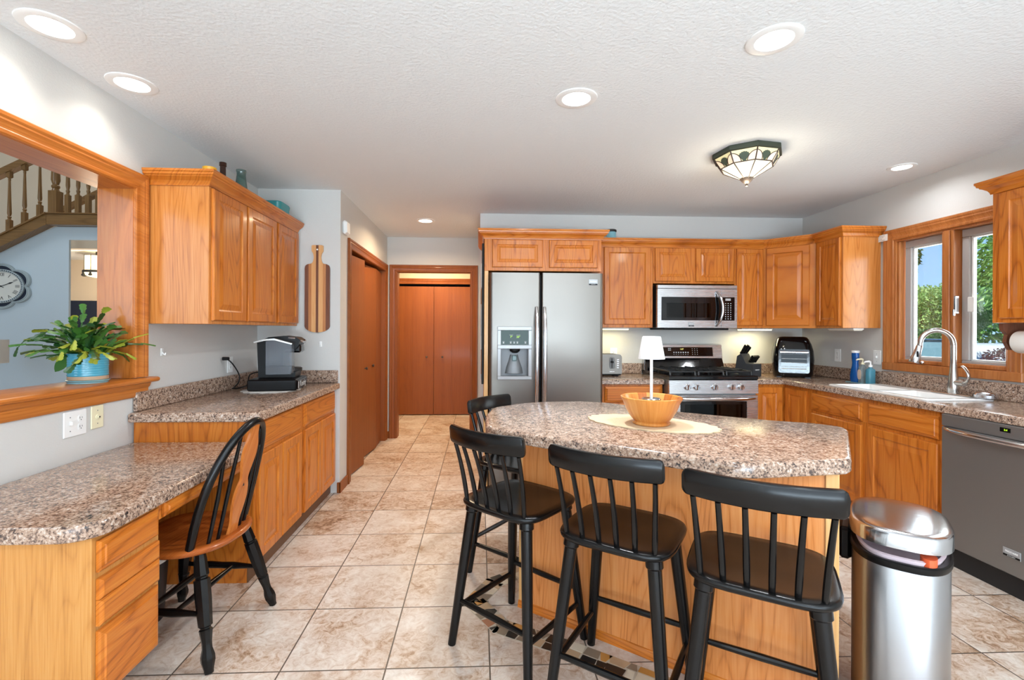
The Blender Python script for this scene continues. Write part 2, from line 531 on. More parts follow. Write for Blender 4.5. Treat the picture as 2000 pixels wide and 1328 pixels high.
class MB:
    def __init__(self):
        self.v, self.f, self.m = [], [], []
        self.mat = 0

    def add(self, vs, fs, M=None):
        o = len(self.v)
        for p in vs:
            p = Vector(p)
            self.v.append(M @ p if M is not None else p)
        for f in fs:
            self.f.append([i + o for i in f])
            self.m.append(self.mat)
        return self

    def box(self, x0, x1, y0, y1, z0, z1, b=0.0, M=None):
        if b <= 0:
            vs = [(x0, y0, z0), (x1, y0, z0), (x1, y1, z0), (x0, y1, z0), (x0, y0, z1), (x1, y0, z1), (x1, y1, z1), (x0, y1, z1)]
            fs = [(0, 3, 2, 1), (4, 5, 6, 7), (0, 1, 5, 4), (1, 2, 6, 5), (2, 3, 7, 6), (3, 0, 4, 7)]
            return self.add(vs, fs, M)
        b = min(b, (x1 - x0) * .49, (y1 - y0) * .49, (z1 - z0) * .49)
        rect = lambda i, z: [(x0 + i, y0 + i, z), (x1 - i, y0 + i, z), (x1 - i, y1 - i, z), (x0 + i, y1 - i, z)]
        oct_ = lambda z: [(x0 + b, y0, z), (x1 - b, y0, z), (x1, y0 + b, z), (x1, y1 - b, z), (x1 - b, y1, z), (x0 + b, y1, z), (x0, y1 - b, z), (x0, y0 + b, z)]
        lo, hi = rect(b, z0), rect(b, z1)
        vs = lo + oct_(z0 + b) + oct_(z1 - b) + hi
        fs = [(3, 2, 1, 0), (20, 21, 22, 23)]
        for k in range(8):
            k2 = (k + 1) % 8
            fs.append((4 + k, 4 + k2, 12 + k2, 12 + k))
        for c in range(4):
            c2 = (c + 1) % 4
            a, d = 4 + 2 * c, 4 + 2 * c + 1
            prev = 4 + (2 * c - 1) % 8
            fs.append((c, c2, d, a))
            fs.append((c, a, prev))
            fs.append((20 + c2, 20 + c, a + 8, d + 8))
            fs.append((20 + c, prev + 8, a + 8))
        return self.add(vs, fs, M)

    def loft(self, rings, caps=(True, True), closed=True, M=None):
        n = len(rings[0])
        vs = [p for r in rings for p in r]
        fs = []
        for i in range(len(rings) - 1):
            for k in range(n if closed else n - 1):
                k2 = (k + 1) % n
                fs.append((i * n + k, i * n + k2, (i + 1) * n + k2, (i + 1) * n + k))
        if caps[0]:
            fs.append(tuple(range(n - 1, -1, -1)))
        if caps[1]:
            fs.append(tuple((len(rings) - 1) * n + k for k in range(n)))
        return self.add(vs, fs, M)

    def prism(self, poly, lo, hi, axis='z', M=None):
        if axis == 'z':
            g = lambda p, t: (p[0], p[1], t)
        elif axis == 'y':
            g = lambda p, t: (p[0], t, p[1])
        else:
            g = lambda p, t: (t, p[0], p[1])
        return self.loft([[g(p, lo) for p in poly], [g(p, hi) for p in poly]], M=M)

    def slab(self, poly, z0, z1, nose=.012, under=.004, M=None):
        k = 4
        rings = [[(x, y, z0) for x, y in offset(poly, -under)], [(x, y, z0 + under) for x, y in poly], [(x, y, z1 - nose) for x, y in poly]]
        for i in range(1, k + 1):
            a = PI / 2 * i / k
            rings.append([(x, y, z1 - nose + nose * math.sin(a)) for x, y in offset(poly, -nose * (1 - math.cos(a)))])
        return self.loft(rings, M=M)

    def tube(self, path, r, n=10, caps=(True, True), M=None, closed=False, flat=None):
        P = [Vector(p) for p in path]
        m = len(P)
        rr = r if isinstance(r, (list, tuple)) else [r] * m
        T = []
        for i in range(m):
            if closed:
                d = P[(i + 1) % m] - P[i - 1]
            else:
                d = P[min(i + 1, m - 1)] - P[max(i - 1, 0)]
            T.append(d.normalized())
        up = Vector((0, 0, 1)) if abs(T[0].z) < .9 else Vector((0, 1, 0))
        u = (up - T[0] * up.dot(T[0])).normalized()
        rings = []
        for i in range(m):
            u = (u - T[i] * u.dot(T[i])).normalized()
            w = T[i].cross(u)
            fx = flat if flat else 1.0
            rings.append([P[i] + (u * math.cos(2 * PI * k / n) * fx + w * math.sin(2 * PI * k / n)) * rr[i] for k in range(n)])
        if closed:
            rings.append(rings[0])
            return self.loft(rings, caps=(False, False), M=M)
        return self.loft(rings, caps=caps, M=M)

    def lathe(self, prof, c=(0, 0, 0), n=24, caps=(True, True), M=None, sx=1.0, sy=1.0):
        rings = [[(c[0] + r * math.cos(2 * PI * k / n) * sx, c[1] + r * math.sin(2 * PI * k / n) * sy, c[2] + z) for k in range(n)] for r, z in prof]
        return self.loft(rings, caps=caps, M=M)

    def panel(self, x0, x1, z0, z1, rings, M=None):
        """nested rectangles in the x-z plane; each ring is (inset, y)"""
        R = [[(x0 + i, y, z0 + i), (x1 - i, y, z0 + i), (x1 - i, y, z1 - i), (x0 + i, y, z1 - i)] for i, y in rings]
        return self.loft(R, M=M)

    def sweep(self, path, prof, fn, closed=False):
        """mitred moulding: path in a plane (a,b), profile (outward offset, height c); fn maps (a,b,c) to space"""
        rings = []
        for o, c in prof:
            rings.append([fn(a, b, c) for a, b in offset(path, o, closed)])
        n = len(path)
        vs = [p for i in range(n) for p in (rings[j][i] for j in range(len(prof)))]
        k = len(prof)
        fs = []
        for i in range(n if closed else n - 1):
            i2 = (i + 1) % n
            for j in range(k):
                j2 = (j + 1) % k
                fs.append((i * k + j, i * k + j2, i2 * k + j2, i2 * k + j))
        if not closed:
            fs.append(tuple(range(k - 1, -1, -1)))
            fs.append(tuple((n - 1) * k + j for j in range(k)))
        return self.add(vs, fs)

    def build(self, name, mat, parent=None, smooth=True, angle=32, loc=None, rz=None):
        me = bpy.data.meshes.new(name)
        me.from_pydata([tuple(p) for p in self.v], [], self.f)
        mats = mat if isinstance(mat, (list, tuple)) else [mat]
        for mm in mats:
            me.materials.append(MATS[mm])
        bm = bmesh.new()
        bm.from_mesh(me)
        for i, fc in enumerate(bm.faces):
            fc.material_index = self.m[i] if len(mats) > 1 else 0
        bmesh.ops.recalc_face_normals(bm, faces=bm.faces)
        bm.to_mesh(me)
        bm.free()
        if smooth:
            me.polygons.foreach_set('use_smooth', [True] * len(me.polygons))
            me.set_sharp_from_angle(angle=math.radians(angle))
        o = bpy.data.objects.new(name, me)
        COL.objects.link(o)
        if parent is not None:
            o.parent = parent
        if loc is not None:
            o.location = loc
        if rz is not None:
            o.rotation_euler.z = rz
        return o


def offset(poly, d, closed=True):
    """offset a polyline or polygon to its right side (outward for counter-clockwise polygons)"""
    n = len(poly)
    out = []
    for i in range(n):
        p = Vector(poly[i][:2])
        a = Vector(poly[i - 1][:2]) if (closed or i > 0) else None
        c = Vector(poly[(i + 1) % n][:2]) if (closed or i < n - 1) else None
        ns = []
        if a is not None:
            e = (p - a).normalized()
            ns.append(Vector((e.y, -e.x)))
        if c is not None:
            e = (c - p).normalized()
            ns.append(Vector((e.y, -e.x)))
        if len(ns) == 1:
            q = p + ns[0] * d
        else:
            s = ns[0] + ns[1]
            l2 = s.length_squared
            q = p + (s * (2 * d / l2) if l2 > 1e-6 else ns[0] * d)
        out.append((q.x, q.y))
    return out


def round_poly(poly, radii, k=5):
    """round the corners of a polygon"""
    out = []
    n = len(poly)
    for i in range(n):
        r = radii[i] if isinstance(radii, (list, tuple)) else radii
        p, a, c = Vector(poly[i]), Vector(poly[i - 1]), Vector(poly[(i + 1) % n])
        if r <= 0:
            out.append((p.x, p.y))
            continue
        u, w = (a - p), (c - p)
        r1 = min(r, u.length * .49, w.length * .49)
        s, e = p + u.normalized() * r1, p + w.normalized() * r1
        for j in range(k + 1):
            t = j / k
            q = s * (1 - t) ** 2 + p * 2 * t * (1 - t) + e * t * t
            out.append((q.x, q.y))
    return out


def superellipse(a, b, e=4.0, n=40, cx=0, cy=0):
    out = []
    for k in range(n):
        t = 2 * PI * k / n
        c, s = math.cos(t), math.sin(t)
        out.append((cx + a * math.copysign(abs(c) ** (2 / e), c), cy + b * math.copysign(abs(s) ** (2 / e), s)))
    return out


def bez(p0, p1, p2, n=8):
    p0, p1, p2 = Vector(p0), Vector(p1), Vector(p2)
    return [p0 * (1 - t) ** 2 + p1 * 2 * t * (1 - t) + p2 * t * t for t in (i / n for i in range(n + 1))]


def catmull(pts, k=6):
    P = [Vector(p) for p in pts]
    out = []
    for i in range(len(P) - 1):
        a, b, c, d = P[max(i - 1, 0)], P[i], P[i + 1], P[min(i + 2, len(P) - 1)]
        for j in range(k):
            t = j / k
            out.append(.5 * ((2 * b) + (c - a) * t + (2 * a - 5 * b + 4 * c - d) * t * t + (3 * b - a - 3 * c + d) * t ** 3))
    out.append(P[-1])
    return out


def thing(name, label, cat, loc=(0, 0, 0), rz=0.0, group=None):
    o = bpy.data.objects.new(name, None)
    o.empty_display_size = .1
    COL.objects.link(o)
    o.location = loc
    o.rotation_euler = (0, 0, rz)
    return tag(o, label, cat, group)


def tag(o, label, cat, group=None):
    o['label'] = label
    o['category'] = cat
    if group:
        o['group'] = group
    return o


def struct(o, label=None):
    o['kind'] = 'structure'
    if label:
        o['label'] = label
    return o


def plabel(o, label):
    o['label'] = label
    return o


def text_part(name, body, size, M, mat, parent, depth=.0006, sx=1.0, font_shear=0.0):
    c = bpy.data.curves.new(name, 'FONT')
    c.body = body
    c.size = size
    c.align_x = 'CENTER'
    c.align_y = 'CENTER'
    c.extrude = depth
    c.shear = font_shear
    t = bpy.data.objects.new(name, c)
    COL.objects.link(t)
    dg = bpy.context.evaluated_depsgraph_get()
    me = bpy.data.meshes.new_from_object(t.evaluated_get(dg))
    bpy.data.objects.remove(t)
    me.transform(M @ Matrix.Diagonal((sx, 1, 1, 1)))
    me.materials.clear()
    me.materials.append(MATS[mat])
    o = bpy.data.objects.new(name, me)
    COL.objects.link(o)
    o.parent = parent
    return o


FACE_Y = Matrix.Rotation(PI / 2, 4, 'X')          # text read from -y


def copy_tree(o, parent=None):
    c = o.copy()
    COL.objects.link(c)
    c.parent = parent
    for ch in list(o.children):
        copy_tree(ch, c)
    return c


# ------------------------------------------------------------------ the room shell
CEIL = 2.44
XL, XR, YB, YP = -1.778, 3.2, 4.52, 3.83          # left wall, right wall, back wall, partition face
struct(MB().box(-9.2, 3.36, -3.3, 7.9, -.06, 0).build('floor', 'travertine_tile'), 'beige travertine tile floor laid square')
struct(MB().box(-1.95, 3.36, -3.3, 7.9, CEIL, 2.56).build('ceiling', 'ceiling_paint'), 'white textured ceiling')

# left wall with the long pass-through
w = MB()
OY0, OY1, OZ0, OZ1 = .5, 2.5, 1.03, 2.05
w.box(-1.946, XL, -3.1, OY0, 0, CEIL).box(-1.946, XL, OY1, YP, 0, CEIL).box(-1.946, XL, OY0, OY1, 0, OZ0).box(-1.946, XL, OY0, OY1, OZ1, CEIL)
struct(w.build('wall_left', 'wall_paint', smooth=False), 'grey left wall with a pass-through opening')
# partition end, hall wall with its closet opening, hall end wall with the cased opening
w = MB().box(-1.946, -1.125, YP, 3.95, 0, CEIL)
struct(w.build('wall_partition', 'wall_paint', smooth=False))
w = MB()
CY0, CY1, CZ = 4.10, 5.62, 2.03
w.box(-1.235, -1.125, 3.95, CY0, 0, CEIL).box(-1.235, -1.125, CY1, 5.74, 0, CEIL).box(-1.235, -1.125, CY0, CY1, CZ, CEIL)
w.box(-1.946, -1.85, 3.95, 7.9, 0, CEIL)
struct(w.build('wall_hall_left', 'wall_paint', smooth=False))
w = MB()
w.box(-1.85, -1.02, 5.74, 5.86, 0, CEIL).box(-.10, .12, 5.74, 5.86, 0, CEIL).box(-1.02, -.10, 5.74, 5.86, 2.03, CEIL)
struct(w.build('wall_hall_end', 'wall_paint', smooth=False))
struct(MB().box(-.0, .12, 4.64, 5.74, 0, CEIL).box(.05, .17, 5.86, 7.9, 0, CEIL).build('wall_hall_right', 'wall_paint', smooth=False))
w = MB()
w.box(-1.85, -1.30, 7.25, 7.37, 0, CEIL).box(-.12, .05, 7.25, 7.37, 0, CEIL).box(-1.30, -.12, 7.25, 7.37, 2.03, CEIL).box(-1.85, .05, 7.8, 7.9, 0, CEIL)
struct(w.build('wall_hall_far', 'wall_beige', smooth=False))
struct(MB().box(.0, 3.36, YB, 4.64, 0, CEIL).build('wall_back', 'wall_paint', smooth=False), 'grey back wall behind the cabinets')
w = MB()
WY0, WY1, WZ0, WZ1 = 2.69, 3.49, 1.06, 2.03
w.box(XR, 3.36, -3.1, WY0, 0, CEIL).box(XR, 3.36, WY1, YB, 0, CEIL).box(XR, 3.36, WY0, WY1, 0, WZ0).box(XR, 3.36, WY0, WY1, WZ1, CEIL)
struct(w.build('wall_right', 'wall_paint', smooth=False), 'grey right wall with the sink window')
w = MB()
w.box(-1.778, -1.6, -3.1, -2.98, 0, CEIL).box(3.0, 3.2, -3.1, -2.98, 0, CEIL).box(-1.6, 3.0, -3.1, -2.98, 0, .32).box(-1.6, 3.0, -3.1, -2.98, 2.41, CEIL)
struct(w.build('wall_rear', 'wall_paint', smooth=False))

# casing profile (offset outward, projection)
CAS = [(0, 0), (0, .010), (.006, .014), (.018, .014), (.024, .010), (.034, .012), (.052, .020), (.060, .018), (.070, .022), (.082, .022), (.086, .018), (.086, 0)]


def casing(name, path, fn, mat):
    return struct(MB().sweep(path, CAS, fn).build(name, mat, angle=20))


# pass-through trim: casing, jamb lining, sill with nosing and apron
fl = lambda y, z, d: (XL + d, y, z)
casing('trim_1', [(2.484, 1.062), (2.484, 2.034), (.516, 2.034), (.516, 1.062)], fl, 'trim_y')
j = MB()
j.box(-1.955, XL, 2.482, 2.502, 1.06, 2.032).box(-1.955, XL, .498, .518, 1.06, 2.032)
struct(j.build('trim_2', 'trim_z', smooth=False))
struct(MB().box(-1.955, XL, .498, 2.502, 2.032, 2.052).build('trim_3', 'trim_y', smooth=False))
s = MB()
s.prism([(-1.99, 1.03), (-1.99, 1.058), (-1.738, 1.058), (-1.729, 1.053), (-1.726, 1.045), (-1.729, 1.037), (-1.738, 1.032)], .40, 2.612, 'y')
s.prism([(-1.777, .962), (-1.777, 1.031), (-1.745, 1.031), (-1.752, 1.012), (-1.760, 1.004), (-1.760, .972), (-1.768, .962)], .43, 2.572, 'y')
struct(s.build('sill_1', 'trim_y', angle=40), 'orange wooden sill board of the pass-through')

# hall closet casing, its leaning bifold doors, and the hall end opening
fh = lambda y, z, d: (-1.125 + d, y, z)
casing('trim_4', [(5.60, 0), (5.60, 2.01), (4.12, 2.01), (4.12, 0)], fh, 'door_y')
struct(MB().box(-1.235, -1.124, 4.10, 4.12, 0, 2.012).box(-1.235, -1.124, 5.60, 5.62, 0, 2.012).box(-1.235, -1.124, 4.10, 5.62, 2.012, 2.03).build('trim_5', 'door_v', smooth=False))
fe = lambda x, z, d: (x, 5.74 - d, z)
casing('trim_6', [(-1.008, 0), (-1.008, 2.018), (-.112, 2.018), (-.112, 0)][::-1], fe, 'door_v')
struct(MB().box(-1.02, -1.0, 5.735, 5.87, 0, 2.02).box(-.12, -.10, 5.735, 5.87, 0, 2.02).box(-1.02, -.10, 5.735, 5.87, 2.02, 2.032).build('trim_7', 'door_v', smooth=False))
ff = lambda x, z, d: (x, 7.25 - d, z)
casing('trim_8', [(-1.29, 0), (-1.29, 2.02), (-.13, 2.02), (-.13, 0)][::-1], ff, 'door_v')
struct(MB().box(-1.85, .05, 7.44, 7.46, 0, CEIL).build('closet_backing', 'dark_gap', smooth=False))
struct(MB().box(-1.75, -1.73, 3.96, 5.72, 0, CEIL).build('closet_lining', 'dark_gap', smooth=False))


def bifold(name, label, leaves, knobs):
    root = thing(name, label, 'door')
    root['kind'] = 'structure'
    for (a, b_) in leaves:
        a, b_ = Vector(a), Vector(b_)
        d = (b_ - a)
        M = Matrix.Translation((a.x, a.y, 0)) @ Matrix.Rotation(math.atan2(d.y, d.x), 4, 'Z')
        MB().box(.0003, d.length - .0003, -.017, .017, .012, 1.985, .0005, M).build('door_leaf', 'door_v', root)
    for p, nrm in knobs:
        M = Matrix.Translation(p) @ Vector(nrm).to_track_quat('Z', 'Y').to_matrix().to_4x4()
        MB().lathe([(.006, 0), (.006, .012), (.014, .018), (.016, .026), (.010, .032), (0.001, .033)], n=14, M=M).build('knob', 'bronze_dark', root)
    return root


bifold('door_1', 'plain brown bifold closet doors at the end of the hall',
       [((-1.284, 7.29), (-1.03, 7.29)), ((-1.03, 7.29), (-.710, 7.29)), ((-.706, 7.29), (-.43, 7.29)), ((-.43, 7.29), (-.136, 7.29))],
       [((-.815, 7.272, .90), (0, -1, 0)), ((-.575, 7.272, .90), (0, -1, 0))])
bifold('door_2', 'plain brown bifold closet doors on the left side of the hall, slightly folded',
       [((-1.185, 4.124), (-1.135, 4.60)), ((-1.137, 4.605), (-1.20, 4.858)), ((-1.20, 4.862), (-1.16, 5.22)), ((-1.16, 5.225), (-1.185, 5.596))],
       [((-1.14, 4.70, .93), (1, .2, 0)), ((-1.165, 5.10, .93), (1, 0, 0))])

b = MB().box(-1.142, -1.112, 3.816, 3.829, 0, .085, .003).box(-1.124, -1.111, 3.816, 4.03, 0, .085, .003)
struct(b.build('baseboard_left', 'door_v', smooth=False))
struct(MB().box(-1.124, -1.112, 5.69, 5.739, 0, .085, .003).box(-1.11, -1.096, 5.722, 5.739, 0, .085, .003).build('baseboard_hall', 'door_v', smooth=False))

# sink window: casing, stool, jambs, mullion, two sashes with glass
fr = lambda y, z, d: (XR - d, y, z)
casing('trim_9', [(3.48, 1.075), (3.48, 2.02), (2.70, 2.02), (2.70, 1.075)], fr, 'win_z')
win = thing('window_1', 'two-sash casement window over the sink with orange wood trim', 'window', (XR, 0, 0))
win['kind'] = 'structure'
f = MB()
f.box(-.002, .158, 3.47, 3.492, 1.06, 2.03).box(-.002, .158, 2.688, 2.71, 1.06, 2.03)
f.box(-.002, .158, 2.71, 3.47, 2.008, 2.03).box(-.024, .158, 2.61, 3.57, 1.02, 1.078, .004)
f.box(.0, .11, 3.03, 3.115, 1.07, 2.01, .004).box(-.012, .0, 3.05, 3.095, 1.078, 2.01, .004)
f.box(.012, .05, 3.11, 3.47, 1.078, 1.108, .006).box(.012, .05, 2.71, 3.035, 1.078, 1.108, .006)
f.box(.012, .05, 3.452, 3.47, 1.1, 2.008, .004).box(.012, .05, 2.71, 2.728, 1.1, 2.008, .004)
f.build('window_frame', 'win_z', win)
for y0, y1 in ((3.115, 3.452), (2.728, 3.03)):
    g = MB()
    for a, b2, c, d in ((y0, y0 + .038, 1.1255, 1.9545), (y1 - .050, y1, 1.1255, 1.9545)):
        g.box(.055, .10, a, b2, c, d, .004)
    g.box(.055, .10, y0, y1, 1.10, 1.125, .004).box(.055, .10, y0, y1, 1.955, 2.008, .004)
    sash = g.build('sash', 'vinyl_grey', win)
    g = MB()
    for a, b2, c, d in ((y0 + .0385, y0 + .05, 1.1365, 1.9435), (y1 - .062, y1 - .0505, 1.1365, 1.9435)):
        g.box(.07, .096, a, b2, c, d, .002)
    g.box(.07, .096, y0 + .038, y1 - .050, 1.125, 1.136, .002).box(.07, .096, y0 + .038, y1 - .050, 1.944, 1.955, .002)
    g.build('glazing_bead', 'vinyl_white', sash)
    MB().box(.082, .086, y0 + .04, y1 - .052, 1.127, 1.953).build('pane', 'window_glass', sash, smooth=False)
MB().box(-.004, .02, 3.012, 3.028, 1.44, 1.56, .003).box(-.016, -.002, 3.014, 3.026, 1.425, 1.47, .003).build('lock', 'chrome_soft', win)
plabel(MB().box(.045, .058, 2.945, 2.985, 1.45, 1.55, .004).build('latch', 'white_plastic', win), 'small white latch')
MB().lathe([(.012, 0), (.012, .01), (.006, .02)], (0, 0, 0), 12, M=XF((-.002, 3.25, 1.093), ry=-PI / 2)).box(-.03, -.018, 3.225, 3.255, 1.088, 1.098, .002).build('crank', 'chrome_soft', win)

# ------------------------------------------------------------------ cabinets
DOOR_R = [(0, -.001), (0, -.014), (.005, -.019), (.050, -.019), (.054, -.0145), (.060, -.012), (.066, -.012), (.090, -.0175), (.092, -.018)]
FLAT_R = [(0, -.001), (0, -.014), (.005, -.019), (.046, -.019), (.051, -.015), (.056, -.011), (.060, -.011)]
SMALL_R = [(0, -.001), (0, -.014), (.005, -.019), (.040, -.019), (.043, -.0145), (.048, -.012), (.052, -.012), (.066, -.0175), (.068, -.018)]
DRAW_R = [(0, -.001), (0, -.009), (.006, -.013), (.016, -.015), (.019, -.019), (.021, -.0195)]
CROWN = [(0, 0), (.007, 0), (.009, .010), (.016, .024), (.030, .036), (.038, .040), (.040, .046), (.047, .049), (.049, .060), (.054, .064), (.054, .076), (0, .076)]


def door(root, x0, x1, z0, z1, rings=DOOR_R, name='door', y=0.0, M=None, mat='oak_v'):
    T = Matrix.Translation((0, y, 0))
    return MB().panel(x0, x1, z0, z1, rings, (M @ T) if M is not None else T).build(name, mat, root, angle=12)


def crown(root, path, i0, i1, z0, mat):
    """the stretch i0..i1 of a mitred crown that runs along the whole path"""
    w_ = MB()
    rings = [[(a, b_, z0 + c) for a, b_ in offset(path, o, False)] for o, c in CROWN]
    k = len(CROWN)
    vs = [rings[j][i] for i in range(i0, i1 + 1) for j in range(k)]
    fs = []
    for i in range(i1 - i0):
        for j in range(k):
            j2 = (j + 1) % k
            fs.append((i * k + j, i * k + j2, (i + 1) * k + j2, (i + 1) * k + j))
    fs.append(tuple(range(k - 1, -1, -1)))
    fs.append(tuple((i1 - i0) * k + j for j in range(k)))
    w_.add(vs, fs)
    return w_.build('crown_molding', mat, root, angle=18)


# --- left wall cabinet, three doors
c = thing('wall_cabinet', 'three-door oak wall cabinet above the coffee maker on the left wall', 'cabinet', (-1.46, 2.59, 0), PI / 2)
MB().box(0, 1.222, 0, .314, 1.342, 2.10, .002).build('body', 'oak_side', c, smooth=False)
door(c, .018, .376, 1.362, 2.078)
door(c, .398, .803, 1.362, 2.078)
door(c, .836, 1.206, 1.362, 2.078)
crown(c, [(0, .315), (0, 0), (1.222, 0)], 0, 2, 2.085, 'oak_x')

# --- left base cabinets and their worktop
def base_cab(name, label, loc, rz, W, D, ztop, fronts, zb=.10, toe=.035, sides=(True, False)):
    r = thing(name, label, 'cabinet', loc, rz)
    b_ = MB().box(0, W, 0, D, zb, ztop, .0015)
    b_.box(0, W, toe, D, 0.0, zb + .001)
    b_.build('body', 'oak_v', r, smooth=False)
    MB().box(0, W, toe - .006, toe, .002, zb - .002).build('toe_kick', 'kick_wood', r, smooth=False)
    for kind, x0, x1, z0, z1 in fronts:
        if kind == 'drawer':
            door(r, x0, x1, z0, z1, DRAW_R, 'drawer_front', mat='oak_x')
        else:
            door(r, x0, x1, z0, z1, SMALL_R if x1 - x0 < .22 else DOOR_R)
    return r


base_cab('base_cabinet', 'oak base cabinet on the left with one drawer over two doors, nearest the desk chair', (-1.165, 2.482, 0), PI / 2, .633, .606, .838,
         [('drawer', .024, .606, .672, .822), ('door', .024, .306, .105, .65), ('door', .318, .606, .105, .65)])
base_cab('base_cabinet', 'oak base cabinet on the left with one drawer over two doors, against the grey partition', (-1.165, 3.117, 0), PI / 2, .708, .606, .838,
         [('drawer', .028, .676, .672, .822), ('door', .028, .346, .105, .65), ('door', .358, .676, .105, .65)])
r = thing('countertop', 'speckled brown worktop under the coffee maker on the left', 'countertop', (-1.45, 3.1, .84))
o = lambda P: [(x + 1.45, y - 3.1) for x, y in P]
MB().slab(o(round_poly([(-1.775, 2.448), (-1.125, 2.448), (-1.125, 3.827), (-1.775, 3.827)], [0, .03, 0, 0])), 0, .048, .014).build('slab', 'granite_laminate', r)
MB().box(-.325, -.305, -.62, .727, .0485, .148, .004).box(-.305, .313, .708, .727, .0485, .148, .004).build('backsplash', 'granite_laminate', r, smooth=False)

# --- desk
r = thing('desk_worktop', 'low speckled brown desk worktop at the left edge of the picture', 'countertop', (-1.45, 1.95, .687))
o = lambda P: [(x + 1.45, y - 1.95) for x, y in P]
MB().slab(o(round_poly([(-1.775, 1.412), (-1.19, 1.412), (-1.13, 1.475), (-1.13, 2.479), (-1.775, 2.479)], [0, .06, .06, 0, 0], 6)), 0, .048, .014).build('slab', 'granite_laminate', r)
r = thing('desk_cabinet', 'pale oak desk drawer stack in the lower left corner', 'cabinet', (-1.165, 1.462, 0), PI / 2)
MB().box(0, .296, 0, .606, .165, .685, .0015).box(.02, .276, .11, .6, 0, .166).build('body', 'oak_end', r, smooth=False)
for z0, z1 in ((.572, .668), (.488, .552), (.408, .4865), (.175, .392)):
    door(r, .016, .282, z0, z1, DRAW_R if z1 - z0 > .09 else [(0, -.001), (0, -.012), (.006, -.017), (.010, -.019), (.012, -.019)], 'drawer_front', mat='oak_x')
r = thing('pencil_drawer_unit', 'wide shallow oak pencil drawer under the desk top behind the chair', 'drawer', (-1.165, 1.761, 0), PI / 2)
MB().box(0, .717, 0, .40, .618, .6855, .0015).build('body', 'oak_x', r, smooth=False)
door(r, .012, .69, .624, .678, DRAW_R, 'drawer_front', mat='oak_x')

# --- cabinet over the fridge with its tall side panel
r = thing('fridge_cabinet', 'two-door oak cabinet with tall side panel above the refrigerator', 'cabinet', (.036, 3.77, 0))
MB().box(0, .949, 0, .745, 1.795, 2.07, .0015).build('body', 'oak_v', r, smooth=False)
MB().box(0, .032, .001, .745, 0, 1.7945, .0015).build('side_panel', 'oak_pale', r, smooth=False)
door(r, .062, .468, 1.822, 2.044, SMALL_R)
door(r, .522, .916, 1.822, 2.044, SMALL_R)
crown(r, [(0, .74), (0, 0), (.949, 0), (.949, .36)], 0, 3, 2.05, 'oak_x')

# --- back wall cabinets up to the corner, one mitred crown along them
CP = [(.992, 4.20), (1.573, 4.20), (2.331, 4.20), (2.602, 4.20), (2.885, 3.908), (2.885, 3.603), (3.196, 3.603)]
ZC = 2.073


def wcab(name, label, x0, x1, z0, doors, i0, i1):
    q = thing(name, label, 'cabinet', (x0, 4.20, 0))
    MB().box(0, x1 - x0, 0, .315, z0, 2.09, .0015).build('body', 'oak_v', q, smooth=False)
    for a, b_, za, zb_, rg in doors:
        door(q, a - x0, b_ - x0, za, zb_, rg)
    crown(q, [(x - x0, y - 4.20) for x, y in CP], i0, i1, ZC, 'oak_x')
    return q


wcab('wall_cabinet', 'single-door oak wall cabinet with jagged grain between refrigerator and microwave', .996, 1.572, 1.345, [(1.12, 1.546, 1.372, 2.072, FLAT_R)], 0, 1)
wcab('wall_cabinet', 'short two-door oak wall cabinet over the microwave', 1.574, 2.330, 1.748, [(1.588, 1.914, 1.766, 2.07, SMALL_R), (1.966, 2.318, 1.766, 2.07, SMALL_R)], 1, 2)
wcab('wall_cabinet', 'narrow single-door oak wall cabinet right of the microwave', 2.332, 2.600, 1.345, [(2.344, 2.592, 1.368, 2.07, SMALL_R)], 2, 3)
q = thing('corner_cabinet', 'diagonal oak corner wall cabinet above the air fryer', 'cabinet', (2.602, 4.20, 0))
MB().prism([(0, .315), (0, 0), (.283, -.292), (.594, -.292), (.594, .315)], 1.345, 2.09, 'z').build('body', 'oak_v', q, smooth=False)
Ld = math.hypot(.283, .292)
Md = Matrix.Rotation(math.atan2(-.292, .283), 4, 'Z')
door(q, .030, Ld - .042, 1.368, 2.07, DOOR_R, M=Md)
crown(q, [(x - 2.602, y - 4.20) for x, y in CP], 3, 4, ZC, 'oak_x')
q = thing('wall_cabinet', 'oak wall cabinet between corner and window, its end panel facing the room', 'cabinet', (2.885, 3.905, 0), -PI / 2)
MB().box(0, .302, 0, .312, 1.345, 2.09, .0015).build('body', 'oak_side', q, smooth=False)
door(q, .030, .285, 1.362, 2.072, SMALL_R)
Mi = Matrix.Translation((2.885, 3.905, 0)) @ Matrix.Rotation(-PI / 2, 4, 'Z')
crown(q, [tuple((Mi.inverted() @ Vector((x, y, 0)))[:2]) for x, y in CP], 4, 6, ZC, 'oak_x')

q = thing('wall_cabinet', 'oak wall cabinet at the right edge of the picture, over the paper towels', 'cabinet', (2.88, 2.512, 0), -PI / 2)
MB().box(0, .75, 0, .317, 1.368, 2.11, .0015).build('body', 'oak_v', q, smooth=False)
door(q, .045, .395, 1.392, 2.085)
door(q, .405, .735, 1.392, 2.085)
crown(q, [(0, .316), (0, 0), (.75, 0)], 0, 2, 2.09, 'oak_x')

